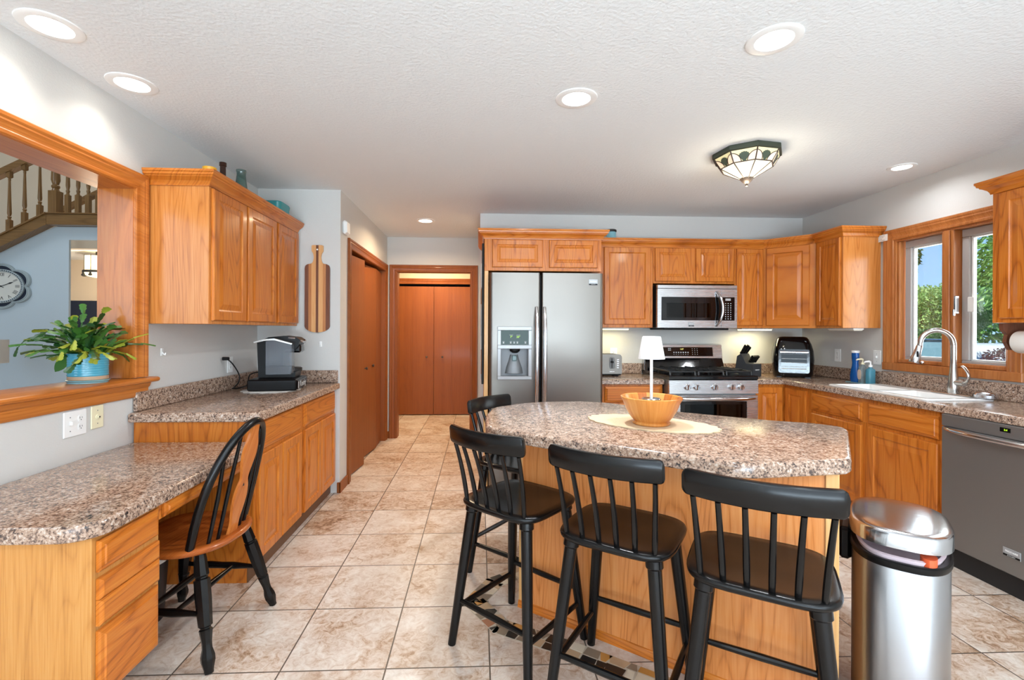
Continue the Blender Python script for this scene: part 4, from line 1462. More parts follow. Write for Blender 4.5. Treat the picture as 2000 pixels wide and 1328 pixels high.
LM = Matrix.Translation((.22, 0, .628)) @ Matrix.Rotation(math.radians(4.2), 4, 'Y') @ Matrix.Translation((-.22, 0, 0))
rg = [[(x, y, z) for x, y in offset(lb, -i)] for z, i in ((0, .006), (.002, .0), (.042, .0), (.047, .003), (.049, .008))]
for f_, z in ((.85, .052), (.6, .054), (.3, .055)):
    rg.append([(x * f_, y * f_, z) for x, y in lb])
lid.loft(rg, M=LM).build('lid', 'chrome_soft', tc_, angle=40)
MB().box(-.06, .06, .124, .165, .52, .632, .012).build('hinge_box', 'black_plastic', tc_, smooth=False)

# ------------------------------------------------------------------ on the island
pm_pts = []
for k in range(96):
    t = 2 * PI * k / 96
    s_ = 1 + .055 * abs(math.sin(t * 10)) ** .7 - .03
    pm_pts.append((.285 * s_ * math.cos(t), .165 * s_ * math.sin(t)))
pm = MB().loft([[(x, y, z) for x, y in pm_pts] for z in (0, .004)]).build('placemat', 'placemat_fabric', None, smooth=False, loc=(.765, 2.065, .901), rz=math.radians(-36))
tag(pm, 'cream scallop-edged oval placemat under the wooden bowl', 'placemat')
bw = MB().lathe([(.076, 0), (.080, .004), (.080, .012), (.074, .016), (.092, .036), (.110, .068), (.121, .098), (.130, .113), (.131, .119), (.127, .121), (.119, .118), (.110, .098), (.098, .066), (.078, .034), (.05, .024), (0.001, .022)], (0, 0, 0), 48).build('bowl', 'bowl_wood', None, loc=(.757, 2.035, .906))
tag(bw, 'round slatted wooden bowl on the island placemat', 'bowl')
lp = thing('table_lamp', 'small white lamp standing in the wooden bowl', 'lamp', (.757, 2.035, .930))
MB().lathe([(.034, 0), (.036, .003), (.036, .076), (.040, .080), (.041, .086), (.037, .090), (.008, .092)], (0, 0, 0), 28).build('base', 'chrome_soft', lp)
MB().lathe([(.0065, .090), (.0065, .275), (.010, .278)], (0, 0, 0), 16).build('stem', 'lamp_white', lp)
MB().lathe([(.0565, .262), (.057, .264), (.0395, .357), (.037, .361), (0.001, .361)], (0, 0, 0), 36, caps=(True, True)).build('shade', 'lamp_white', lp)

# ------------------------------------------------------------------ left counter things
cm = thing('coffee_maker', 'black single-cup coffee maker with clear water tank', 'coffee maker', (-1.43, 3.42, .974), math.radians(8))
# stands on the pod drawer and faces the room (+x); the water tank is on the side towards the camera
sh = [(-.125, 0), (.115, 0), (.118, .012), (.118, .040), (.06, .043), (.040, .05), (.038, .19), (.060, .20), (.118, .20), (.130, .215), (.150, .266), (.12, .285), (.04, .295), (-.06, .285), (-.120, .255), (-.135, .245)]
MB().prism(sh, -.055, .115, 'y').build('body', 'black_plastic', cm, angle=25)
MB().box(.03, .150, -.03, .09, .175, .235, .012).build('brew_head', 'black_gloss', cm, smooth=False)
tk = MB()
tk.prism([(-.055, .030), (.105, .030), (.115, .055), (.110, .235), (.0, .262), (-.055, .258)], -.135, -.058, 'y')
tk.build('water_tank', 'tank_plastic', cm, angle=25)
MB().prism([(-.052, .033), (.103, .033), (.107, .085), (-.052, .085)], -.131, -.062, 'y').build('tank_base', 'black_matte', cm, smooth=False)
MB().prism([(-.13, .246), (-.06, .262), (.0, .265), (.112, .236), (.118, .243), (.0, .278), (-.06, .274), (-.13, .256)], -.140, -.054, 'y').build('tank_lid', 'nickel', cm, smooth=False)
MB().tube([(.03, -.045, .285), (.11, -.05, .278), (.158, -.02, .255), (.163, .03, .250), (.158, .08, .255), (.11, .11, .278), (.03, .105, .285)], .008, 10).build('lid_handle', 'chrome_soft', cm)
MB().lathe([(.060, .0), (.060, .020), (.052, .024), (0.001, .024)], (.085, .03, .0435), 24).build('drip_tray', 'black_matte', cm)
cord = catmull([(-.345 + .0, -.075, .137), (-.32, -.075, .135), (-.285, -.07, .10), (-.24, -.085, .03), (-.235, -.10, -.02), (-.25, -.14, -.052), (-.24, -.20, -.0525), (-.20, -.18, -.0525), (-.195, -.06, -.045), (-.19, -.02, .02), (-.128, .0, .04)], 5)
MB().tube(cord, .0042, 8).box(-.349, -.305, -.086, -.064, .126, .149, .004).build('cord', 'black_plastic', cm)

pd = thing('pod_drawer', 'low black coffee pod drawer under the coffee maker', 'drawer', (-1.43, 3.42, .8935), math.radians(8))
MB().box(-.165, .150, -.165, .150, 0, .078, .008).build('body', 'black_plastic', pd, smooth=False)
MB().box(.150, .158, -.150, .135, .008, .068, .004).build('drawer_front', 'black_gloss', pd, smooth=False)
MT = Matrix.Translation((.1585, -.005, .038)) @ Matrix.Rotation(PI / 2, 4, 'Z') @ FACE_Y
text_part('lettering', 'Keurig', .058, MT, 'icon_grey', pd, sx=1.15)
MB().box(.1575, .1595, -.140, -.125, .014, .060).build('emblem', 'icon_grey', pd, smooth=False)
dy = MB()
dp = []
for k in range(64):
    t = 2 * PI * k / 64
    s_ = 1 + .05 * math.sin(t * 16)
    dp.append((.185 * s_ * math.cos(t), .185 * s_ * math.sin(t)))
dy = MB().loft([[(x, y, z) for x, y in dp] for z in (0, .0025)]).build('doily', 'paper', None, smooth=False, loc=(-1.46, 3.36, .8895))
tag(dy, 'round white doily lying under the coffee pod drawer', 'doily')

# plates, hooks, chime, cutting board
def plate(name, label, loc, rz, w_, h, mat, parts, cat='outlet'):
    """wall plate; local front is -y"""
    p = thing(name, label, cat, loc, rz)
    MB().box(-w_ / 2, w_ / 2, -.006, .0, -h / 2, h / 2, .003).build('plate', mat, p, smooth=False)
    for kind, x in parts:
        if kind == 'outlet':
            for dz in (-.019, .019):
                rec = MB().prism(superellipse(.014, .0145, 3.2, 24), -.008, -.005, 'y', M=Matrix.Translation((x, 0, dz))).build('receptacle', mat, p)
                MB().box(x - .007, x - .005, -.0084, -.007, dz - .002, dz + .007).box(x + .005, x + .007, -.0084, -.007, dz - .001, dz + .006).box(x - .002, x + .002, -.0084, -.007, dz - .009, dz - .005).build('slots', 'dark_gap', rec, smooth=False)
        elif kind == 'switch':
            MB().box(x - .005, x + .005, -.018, -.005, -.004, .012, .002, XF((0, 0, 0), rx=0)).build('toggle', mat, p, smooth=False)
        elif kind == 'rocker':
            MB().box(x - .016, x + .016, -.0085, -.005, -.033, .033, .002).build('rocker', mat, p, smooth=False)
        elif kind == 'jack':
            MB().lathe([(.012, 0), (.012, .004), (.005, .005), (.005, .010), (0.001, .010)], (0, 0, 0), 16, M=XF((x, -.005, 0), rx=PI / 2)).build('jack', mat, p)
            MB().lathe([(.0035, 0), (.0035, .002)], (0, 0, 0), 10, M=XF((x, -.0145, 0), rx=PI / 2)).build('jack_hole', 'dark_gap', p)
    g = MB()
    for dz in ((-.030, .030) if parts[0][0] != 'outlet' else (0,)):
        g.lathe([(.0028, 0), (.0022, .001), (0.001, .0012)], (0, 0, 0), 8, M=XF((parts[0][1], -.006, dz), rx=PI / 2))
    g.build('screws', 'icon_dim', p)
    return p


plate('switch_plate', 'white double plate with a switch and outlet under the pass-through sill', (XL + .0005, 2.137, .898), PI / 2, .118, .112, 'white_plastic', [('switch', -.027), ('outlet', .026)], 'switch')
plate('cable_plate', 'ivory cable jack plate beside the white switch plate', (XL + .0005, 2.256, .905), PI / 2, .071, .106, 'ivory_plastic', [('jack', 0)], 'wall plate')
plate('wall_outlet', 'white outlet on the left wall with the coffee maker plugged in', (XL + .0005, 3.414, 1.062), PI / 2, .072, .114, 'white_plastic', [('outlet', 0)])
plate('wall_outlet', 'white outlet behind the toaster', (1.305, YB - .0005, 1.09), 0, .072, .114, 'white_plastic', [('outlet', 0)])
plate('wall_outlet', 'white outlet on the right wall beside the air fryer', (XR - .0005, 4.05, 1.105), -PI / 2, .072, .114, 'white_plastic', [('outlet', 0)])
plate('switch_plate', 'white wall plate next to the window casing behind the soap bottles', (XR - .0005, 3.635, 1.108), -PI / 2, .074, .116, 'white_plastic', [('switch', 0)], 'switch')


def hook(label, loc, rz):
    h = thing('wall_hook', label, 'hook', loc, rz)
    MB().box(-.010, .010, -.005, 0, -.022, .022, .002).build('hook_plate', 'white_plastic', h, smooth=False)
    MB().tube([(0, -.005, .0), (0, -.012, -.012), (0, -.020, -.016), (0, -.022, -.004)], .004, 8).build('hook_arm', 'white_plastic', h)


hook('small white adhesive hook on the left wall below the cabinet', (XL + .0005, 2.70, 1.185), PI / 2)
hook('small white adhesive hook on the partition below the cutting board', (-1.277, YP - .0005, 1.197), 0)

cb = thing('cutting_board', 'long striped wooden cutting board hanging on the partition wall', 'cutting board', (-1.302, YP - .002, 1.29))
def cb_half(x):
    """lower and upper edge of the board at offset x"""
    ax = abs(x)
    lo = .045 * (ax / .098) ** 2.2
    return lo


outl = []
prof_ = [(.0, 0), (.05, .008), (.085, .028), (.098, .05), (.098, .075), (.098, .25), (.098, .48), (.098, .51), (.092, .535), (.075, .547), (.05, .552), (.036, .565), (.029, .59), (.028, .61), (.034, .635), (.046, .655), (.052, .675), (.048, .692), (.036, .700), (0, .7)]


def strip(a, b_):
    """part of the outline between offsets a<b (right half, a>=0)"""
    pts = catmull([(x, z, 0) for x, z in prof_], 4)
    pts = [(p.x, p.y) for p in pts]
    cur = [(min(max(x, a), b_), z) for x, z in pts]
    res = [cur[0]]
    for q_ in cur[1:]:
        if (Vector(q_) - Vector(res[-1])).length > 1e-4:
            res.append(q_)
    return res


def mirrored(res):
    return [(-x, z) for x, z in res]


for (a, b_, mt, lab) in ((0, .010, 'walnut', 'dark walnut stripe'), (.010, .045, 'maple', 'pale maple stripe'), (.045, .068, 'cherry', 'mid brown stripe'), (.068, .099, 'walnut', 'dark walnut stripe')):
    m = MB()
    res = strip(a, b_)
    for pts in (res, mirrored(res)):
        # sweep the strip as rows between the inner and outer edge
        rows = []
        for x, z in pts:
            rows.append((x, z))
        inner = a if pts is res else -a
        if a == 0:
            poly = [(inner, prof_[0][1])] + rows + [(inner, prof_[-1][1])]
        else:
            # keep only the rows that actually reach past the inner edge
            rows = [p for p in rows if abs(abs(p[0]) - a) > 1e-4]
            if a >= .045:
                rows = [p for p in rows if p[1] < .60]
            poly = [(inner, rows[0][1])] + rows + [(inner, rows[-1][1])]
        m.prism(poly, -.018, 0, 'y')
    plabel(m.build('stripe', mt, cb, smooth=False), lab)
MB().lathe([(.007, 0), (.007, .001)], (0, 0, 0), 14, M=XF((0, -.0182, .665), rx=PI / 2)).build('hanging_hole', 'white_plastic', cb)

ck = thing('door_chime', 'small white chime box high on the partition corner over the hall closet', 'chime', (-1.124, 3.93, 2.155), PI / 2)
MB().box(-.055, .055, -.032, 0, -.055, .055, .012).build('box', 'white_plastic', ck, smooth=False)
MB().box(-.045, .045, -.036, -.03, -.045, .045, .004).build('cover', 'white_plastic', ck, smooth=False)

# on top of the left wall cabinet
zt2 = 2.1625
o_ = MB().lathe([(.028, 0), (.033, .01), (.027, .035), (.027, .05), (.036, .105), (.033, .108), (.026, .08), (.0, .075)], (0, 0, 0), 22).build('cup', 'yellow_glaze', None, loc=(-1.50, 2.665, 2.1015))
tag(o_, 'small yellow flared cup on top of the left wall cabinet', 'cup')
o_ = MB().lathe([(.048, 0), (.052, .005), (.052, .10), (.046, .118), (.026, .132), (.017, .142), (.016, .205), (.020, .207), (.020, .228), (.0, .229)], (0, 0, 0), 24).build('bottle', 'brown_glass', None, loc=(-1.57, 2.93, 2.1015))
tag(o_, 'dark brown glass bottle on top of the left wall cabinet', 'bottle')
o_ = MB().lathe([(.044, 0), (.048, .006), (.048, .07), (.040, .10), (.038, .12), (.027, .215), (.028, .235), (.031, .24), (.030, .25), (.027, .248), (.025, .22), (.040, .10), (.044, .07), (.04, .01), (.001, .008)], (0, 0, 0), 24).build('bottle', 'clear_glass', None, loc=(-1.56, 3.13, 2.1015))
tag(o_, 'clear glass bottle on top of the left wall cabinet', 'bottle')
o_ = MB().loft([[(x, y, z) for x, y in superellipse(a, b2, 5, 28)] for z, a, b2 in ((0, .055, .09), (.12, .064, .10), (.15, .068, .105), (.158, .064, .10))]).build('dish', 'teal_dish', None, loc=(-1.53, 3.60, 2.1015))
tag(o_, 'teal covered dish on top of the left wall cabinet', 'dish')
jr = thing('jar', 'small glazed jar on top of the cabinet beside the refrigerator', 'jar', (1.225, 4.33, 2.0915))
MB().lathe([(.040, 0), (.044, .004), (.044, .138), (.040, .145), (.001, .145)], (0, 0, 0), 24).build('jar_body', 'teal_pale', jr)
MB().lathe([(.046, .145), (.048, .147), (.048, .162), (.044, .166), (.001, .166)], (0, 0, 0), 24).build('lid', 'iron', jr)

# ------------------------------------------------------------------ potted plant on the sill
pl = thing('potted_plant', 'holiday cactus in a ribbed turquoise pot on the pass-through sill', 'plant', (-1.862, 2.315, 1.0585))
prof2 = [(0.0602, .012), (0.07052, .016), (0.07396, .030)]
for k in range(9):
    z = .034 + k * .011
    prof2 += [(.0761, z), (.0778, z + .004), (.0761, z + .008)]
prof2 += [(0.07826, .134), (0.07955, .138), (0.07654, .140), (0.07224, .136), (0.07052, .118), (0.00086, .118)]
MB().lathe(prof2, (0, 0, 0), 40).build('pot', 'teal_glaze', pl, angle=50)
MB().lathe([(0.0602, .0115), (0.07138, .0165), (0.07637, .0325), (0.07611, .016), (0.06364, .010)], (0, 0, 0), 40, caps=(False, False)).build('pot_foot', 'clay', pl)
MB().lathe([(.076, 0), (0.07568, .003), (0.08256, .012), (0.08084, .0145), (0.07224, .010), (0.00086, .009)], (0, 0, 0), 40).build('saucer', 'teal_pale', pl)
MB().lathe([(0.0688, .119), (0.043, .124), (0.00086, .126)], (0, 0, 0), 24).build('soil', 'soil', pl)
rnd = random.Random(11)
leafm = MB()
stemm = MB()


def cactus_segment(m, p, d, up, L, wd):
    d = d.normalized()
    side = d.cross(up).normalized()
    nrm = side.cross(d).normalized()
    pts = []
    for f_, ww in ((0, .18), (.22, .62), (.30, .50), (.55, .95), (.64, .78), (.88, 1.0), (1.0, .55)):
        pts.append((f_, ww))
    L1 = [p + d * (f_ * L) - side * (ww * wd) + nrm * (.06 * L * f_ * f_ * -1) for f_, ww in pts]
    R1 = [p + d * (f_ * L) + side * (ww * wd) + nrm * (.06 * L * f_ * f_ * -1) for f_, ww in pts]
    C1 = [p + d * (f_ * L) + nrm * (.006 - .06 * L * f_ * f_) for f_, ww in pts]
    vs = L1 + C1 + R1 + [q_ - nrm * .003 for q_ in C1]
    n = len(pts)
    fs = []
    for i in range(n - 1):
        fs += [(i, i + 1, n + i + 1, n + i), (n + i, n + i + 1, 2 * n + i + 1, 2 * n + i), (3 * n + i, 3 * n + i + 1, i + 1, i), (2 * n + i, 2 * n + i + 1, 3 * n + i + 1, 3 * n + i)]
    m.add(vs, fs)


for k in range(92):
    a = rnd.uniform(0, 2 * PI)
    el = rnd.uniform(.2, 1.35)
    d = Vector((math.cos(a) * math.cos(el), math.sin(a) * math.cos(el) * .8, math.sin(el)))
    if d.x > .2:
        d.x *= .5
    p = Vector((rnd.uniform(-.04, .04), rnd.uniform(-.04, .04), .12))
    nseg = rnd.randint(3, 5)
    leafm.mat = rnd.choice((0, 0, 1, 1, 1, 2))
    for s_ in range(nseg):
        L = rnd.uniform(.046, .064)
        up = Vector((rnd.uniform(-.5, .5), rnd.uniform(-.5, .5), 1))
        cactus_segment(leafm, p, d, up, L, rnd.uniform(.013, .020))
        p = p + d.normalized() * L * .97
        d = d + Vector((rnd.uniform(-.25, .25) + .06 * math.cos(a), rnd.uniform(-.25, .25), rnd.uniform(-.36, .02)))
        if s_ == nseg - 2 and rnd.random() < .25:
            leafm.mat = 2
leafm.build('foliage', ['leaf_dark', 'leaf_mid', 'leaf_yellow'], pl, angle=30)
for k in range(9):
    a = rnd.uniform(0, 2 * PI)
    stemm.tube([(.03 * math.cos(a), .03 * math.sin(a), .118), (.045 * math.cos(a), .045 * math.sin(a), .17), (.09 * math.cos(a), .08 * math.sin(a), .23)], [.005, .004, .003], 6)
stemm.build('stems', 'leaf_dark', pl)
hl = MB()
for (c0, d0, w0, L0) in (((-.086, -.01, .125), (-.5, -.35, -1), .034, .085), ((-.095, .04, .09), (-.15, .1, -1), .018, .06)):
    p, d = Vector(c0), Vector(d0).normalized()
    side = d.cross(Vector((.3, 1, 0))).normalized()
    n = 9
    vs, fs = [], []
    for i in range(n):
        f_ = i / (n - 1)
        ww = w0 * math.sin(PI * min(1, f_ * .98 + .02)) ** .8
        q_ = p + d * L0 * f_
        nn = side.cross(d) * .006 * math.sin(PI * f_)
        vs += [q_ - side * ww, q_ + nn, q_ + side * ww, q_ + nn * .3]
    for i in range(n - 1):
        for j_ in range(4):
            fs.append((i * 4 + j_, i * 4 + (j_ + 1) % 4, i * 4 + 4 + (j_ + 1) % 4, i * 4 + 4 + j_))
    hl.add(vs, fs)
plabel(hl.build('heart_leaf', 'leaf_mid', pl, angle=40), 'broad heart-shaped leaves hanging over the pot rim')
wt = catmull([(-.08, -.02, .20), (-.14, -.05, .225), (-.20, -.08, .21), (-.23, -.10, .165)], 5)
hl2 = MB().tube(wt, .0018, 5)
cactus_segment(hl2, Vector((-.228, -.098, .17)), Vector((-.35, -.1, -1)), Vector((0, -1, 0)), .045, .008)
hl2.build('trailing_stem', 'leaf_dark', pl)

# ------------------------------------------------------------------ on the back counter
ZC_ = .9005
t = thing('toaster', 'brushed steel toaster beside the refrigerator', 'toaster', (1.15, 4.30, ZC_))
tp = round_poly([(-.14, .022), (.145, .022), (.145, .20), (-.14, .20)], [.0, .0, .035, .035], 6)
MB().prism(tp, -.085, .085, 'y').build('body', 'steel', t, angle=40)
MB().box(-.135, .14, -.08, .08, .008, .023, .004).box(-.12, -.09, -.06, .06, 0, .01).box(.09, .12, -.06, .06, 0, .01).build('base', 'black_plastic', t, smooth=False)
MB().box(-.11, .10, -.045, -.015, .196, .2015).box(-.11, .10, .015, .045, .196, .2015).build('slots', 'dark_gap', t, smooth=False)
MB().box(.050, .056, -.0865, -.083, .075, .165).build('lever_slot', 'dark_gap', t, smooth=False)
MB().box(.040, .066, -.105, -.085, .125, .138, .003).build('lever', 'black_plastic', t, smooth=False)
g = MB()
for k in range(5):
    g.box(.098, .118, -.0868, -.084, .075 + .018 * k, .083 + .018 * k, .001)
g.box(.03, .078, -.0868, -.084, .040, .046, .001)
g.build('buttons', 'chrome', t, smooth=False)
MB().prism([(x, z) for x, z in superellipse(.026, .052, 4, 24, .053, .12)], -.0858, -.0845, 'y').build('lever_frame', 'icon_dim', t, smooth=False)

k_ = thing('knife_block', 'dark grey knife block right of the stove', 'knife block', (2.52, 4.28, ZC_), math.radians(22))
MB().prism([(-.115, 0), (.085, 0), (.085, .115), (.010, .115), (-.045, .205), (-.085, .18)], -.055, .055, 'x', M=Matrix.Rotation(PI, 4, 'Z')).build('block', 'grey_knife_block', k_, smooth=False)
text_part('lettering', 'CUISINART', .0125, Matrix.Translation((0, -.0855, .06)) @ FACE_Y, 'white_plastic', k_, sx=.95)
# knives lean out of the two sloped faces of the block
Mk = Matrix.Translation((2.52, 4.28, ZC_)) @ Matrix.Rotation(math.radians(22), 4, 'Z')
up_d = Vector((0, -.55, .835)).normalized()


def knife(lx, ly, lz, L, label, grp):
    d = (Mk.to_3x3() @ up_d).normalized()
    p = Mk @ Vector((lx, ly, lz))
    kn = thing('knife', label, 'knife', p, 0, grp)
    M = (d.to_track_quat('Z', 'Y')).to_matrix().to_4x4()
    MB().loft([[(x, y, z) for x, y in superellipse(.008, .013, 3, 16)] for z in (.008,)] + [[(x * s_, y * s_, z) for x, y in superellipse(.008, .013, 3, 16)] for z, s_ in ((.03, .9), (L * .6, 1.0), (L * .92, 1.15), (L, .8))], M=M).build('handle', 'black_plastic', kn)
    MB().box(-.007, .007, -.011, .011, .002, .009, .002, M).build('bolster', 'chrome', kn, smooth=False)
    g_ = MB()
    for f_ in (.3, .6, .85):
        g_.box(-.0088, .0088, -.002, .002, L * f_ - .002, L * f_ + .002, .0005, M)
    g_.build('rivets', 'chrome', kn, smooth=False)


for lx, lab in ((-.035, 'large black-handled knife at the left back of the knife block'), (.0, 'large black-handled knife in the middle back of the knife block'), (.035, 'large black-handled knife at the right back of the knife block')):
    knife(lx, .062, .199, .105 if lx < .01 else .085, lab, 'knives in the block')
for lx in (-.036, -.018, 0, .018, .036):
    knife(lx, -.030, .126, .075, 'short black-handled steak knife in the lower row of the knife block', 'steak knives in the block')

a = thing('air_fryer', 'black air fryer oven with glass door in the counter corner', 'air fryer', (2.88, 4.20, ZC_), math.radians(-30))
rg = []
for z, hw, hd, yo in ((.010, .150, .150, 0), (.02, .155, .155, 0), (.16, .166, .160, 0), (.24, .160, .158, .004), (.30, .145, .150, .010), (.345, .125, .135, .018), (.362, .112, .12, .02), (.368, .09, .10, .02)):
    rg.append([(x, y + yo, z) for x, y in superellipse(hw, hd, 4.5, 44)])
MB().loft(rg).box(-.13, -.09, -.12, -.08, 0, .012).box(.09, .13, -.12, -.08, 0, .012).box(-.13, -.09, .08, .12, 0, .012).box(.09, .13, .08, .12, 0, .012).build('body', 'black_gloss', a, angle=40)
MB().prism(round_poly([(-.118, .045), (.118, .045), (.118, .255), (-.118, .255)], .02), -.172, -.150, 'y').build('door', 'black_gloss', a, smooth=False)
MB().box(-.098, .098, -.1735, -.1715, .07, .212).build('door_window', 'oven_glass', a, smooth=False)
g = MB()
for z in (.10, .135, .17):
    g.box(-.095, .095, -.1745, -.1738, z, z + .004)
g.box(-.095, .095, -.1745, -.1738, .078, .088)
g.build('racks', 'icon_grey', a, smooth=False)
MB().box(-.112, .112, -.196, -.178, .222, .240, .005).box(-.108, -.095, -.18, -.170, .224, .238).box(.095, .108, -.18, -.170, .224, .238).build('door_handle', 'chrome', a, smooth=False)
MB().box(-.10, .10, -.158, -.150, .262, .318, .003, XF((0, .003, 0), rx=math.radians(-6))).build('control_glass', 'black_gloss', a, smooth=False)

tr = MB().box(-.055, .055, -.115, .115, 0, .006, .003).build('soap_tray', 'teal_pale', None, smooth=False, loc=(3.085, 3.645, ZC_))
tag(tr, 'thin green-grey tray under the soap bottles by the sink', 'tray')
bo = thing('dish_soap_bottle', 'blue curved dish soap bottle with white cap on the tray by the sink', 'bottle', (3.082, 3.715, .907))
rg = []
for z, hw, hd in ((0, .036, .022), (.01, .042, .026), (.05, .043, .027), (.09, .036, .024), (.13, .026, .019), (.155, .024, .018), (.19, .028, .02), (.225, .029, .021), (.235, .027, .02)):
    rg.append([(y, x, z) for x, y in superellipse(hw, hd, 2.4, 28)])
MB().loft(rg).build('bottle_body', 'blue_plastic', bo, angle=50)
MB().lathe([(.026, .235), (.029, .238), (.029, .252), (.022, .256), (.001, .257)], (0, 0, 0), 24).build('cap', 'white_plastic', bo)


def pump_bottle(label, x, y, mat, h, w_, head, lab_mat=None):
    p = thing('soap_dispenser', label, 'soap dispenser', (x, y, .907), 0)
    MB().loft([[(a, b_, z) for a, b_ in superellipse(w_ * s_, w_ * .8 * s_, 3.2, 28)] for z, s_ in ((0, .94), (.005, 1), (h * .86, 1), (h * .95, .8), (h, .45), (h + .012, .4))]).build('bottle_body', mat, p, angle=50)
    MB().lathe([(.014, h + .010), (.014, h + .026), (.006, h + .028), (.0055, h + .050)], (0, 0, 0), 16).tube([(0, 0, h + .048), (-.012, 0, h + .054), (-.045, 0, h + .051), (-.052, 0, h + .044)], [.008, .0085, .006, .005], 8).build('pump', head, p)
    if lab_mat:
        MB().prism(superellipse(.018, .040, 3, 24, 0, h * .48), -w_ - .001, -w_ + .001, 'x').build('label_sticker', lab_mat, p, smooth=False)
    return p


pump_bottle('clear pump bottle with paper label between the blue bottle and the hand soap', 3.085, 3.645, 'clear_soap', .135, .028, 'ivory_plastic', 'label_paper')
pump_bottle('pale blue hand soap pump bottle nearest the window', 3.09, 3.575, 'soap_blue', .120, .030, 'white_plastic')

# ------------------------------------------------------------------ sink, faucet
s = thing('sink', 'white double-bowl drop-in sink under the window', 'sink', (2.91, 3.118, ZC_))
ox0, ox1, oy0, oy1 = -.215, .222, -.418, .412
rim = round_poly([(ox0, oy0), (ox1, oy0), (ox1, oy1), (ox0, oy1)], .045, 6)
m = MB()
# deck as a ring of quads round the two bowls, then each bowl
bowls = [(-.175, .095, -.372, -.022), (-.175, .095, .018, .372)]
m.loft([[(x, y, z) for x, y in offset(rim, -i)] for z, i in ((0.0, 0), (.006, 0), (.010, .004), (.011, .010))], caps=(False, False))
zt_ = .011
ins = .010
m.box(ox0 + ins, bowls[0][0], oy0 + ins + .03, oy1 - ins - .03, .002, zt_)
m.box(bowls[0][1], ox1 - ins, oy0 + ins + .03, oy1 - ins - .03, .002, zt_)
m.box(ox0 + ins + .03, ox1 - ins - .03, oy0 + ins, bowls[0][2], .002, zt_)
m.box(ox0 + ins + .03, ox1 - ins - .03, bowls[1][3], oy1 - ins, .002, zt_)
m.box(bowls[0][0], bowls[0][1], bowls[0][3], bowls[1][2], .0, zt_ - .002)
for sx, sy in ((1, 1), (1, -1), (-1, 1), (-1, -1)):
    cx, cy = (ox1 - ins - .03 if sx > 0 else ox0 + ins + .03), (oy1 - ins - .03 if sy > 0 else oy0 + ins + .03)
    fan = [(cx, cy)] + [(cx + sx * .03 * math.cos(PI / 2 * k / 5), cy + sy * .03 * math.sin(PI / 2 * k / 5)) for k in range(6)]
    m.prism(fan, .002, zt_, 'z')
for x0, x1, y0, y1 in bowls:
    P = lambda i, r_: round_poly([(x0 + i, y0 + i), (x1 - i, y0 + i), (x1 - i, y1 - i), (x0 + i, y1 - i)], r_, 5)
    m.loft([[(x, y, z) for x, y in P(i, r_)] for z, i, r_ in ((zt_, -.0, .002), (.004, .006, .04), (-.06, .012, .05), (-.155, .022, .06), (-.175, .05, .06))], caps=(False, True))
m.build('basin', 'porcelain', s, angle=40)
for x0, x1, y0, y1 in bowls:
    MB().lathe([(.040, -.1745), (.036, -.172), (.02, -.173), (.001, -.176)], ((x0 + x1) / 2, (y0 + y1) / 2, 0), 20).build('drain', 'chrome', s)

fa = thing('faucet', 'brushed nickel gooseneck pull-down faucet behind the sink', 'faucet', (3.068, 2.905, .9125))
MB().box(-.030, .026, -.13, .13, 0, .006, .003).build('deck_plate', 'nickel', fa, smooth=False)
MB().lathe([(.028, .004), (.030, .010), (.028, .06), (.024, .11), (.019, .16), (.0165, .20)], (0, 0, 0), 24).build('faucet_base', 'nickel', fa)
dx_, dy_ = -.80, .60
pts = [(0, 0, .19), (0, 0, .31)]
for k in range(9):
    a_ = PI * k / 8 * 1.02
    rr_ = .082
    pts.append((dx_ * (rr_ - rr_ * math.cos(a_)), dy_ * (rr_ - rr_ * math.cos(a_)), .32 + .095 * math.sin(a_)))
MB().tube(catmull(pts, 3), .0155, 16).build('spout', 'nickel', fa, angle=60)
e_ = Vector(pts[-1])
dwn = Vector((dx_ * .25, dy_ * .25, -1)).normalized()
MB().tube([e_, e_ + dwn * .004, e_ + dwn * .03, e_ + dwn * .085, e_ + dwn * .115, e_ + dwn * .120], [.0165, .0185, .0195, .026, .031, .029], 18).build('spray_head', 'chrome_soft', fa, angle=50)
MB().box(-.007, .007, -.004, .004, -.02, .02, .003, XF(e_ + dwn * .06 + Vector((-.5, -.7, 0)).normalized() * .0235)).build('spray_button', 'black_plastic', fa, smooth=False)
MB().tube([(0, 0, .075), (0, -.02, .078), (-.005, -.075, .078)], [.020, .020, .018], 14).build('lever_hub', 'nickel', fa)
MB().tube(catmull([(-.005, -.066, .078), (-.010, -.095, .095), (-.012, -.105, .135), (-.018, -.088, .175), (-.020, -.072, .188)], 5), [.012] * 6 + [.0105] * 6 + [.009] * 9, 12, flat=.6).build('lever', 'nickel', fa, angle=60)
sd = thing('sponge_dish', 'low round silver dish beside the faucet', 'dish', (3.085, 2.725, .9125))
MB().lathe([(.050, 0), (.056, .004), (.057, .022), (.050, .032), (.03, .040), (.001, .042)], (0, 0, 0), 32).build('dome', 'chrome_soft', sd)
MB().box(-.012, .012, .048, .072, .004, .016, .004).build('spout_tab', 'black_plastic', sd, smooth=False)

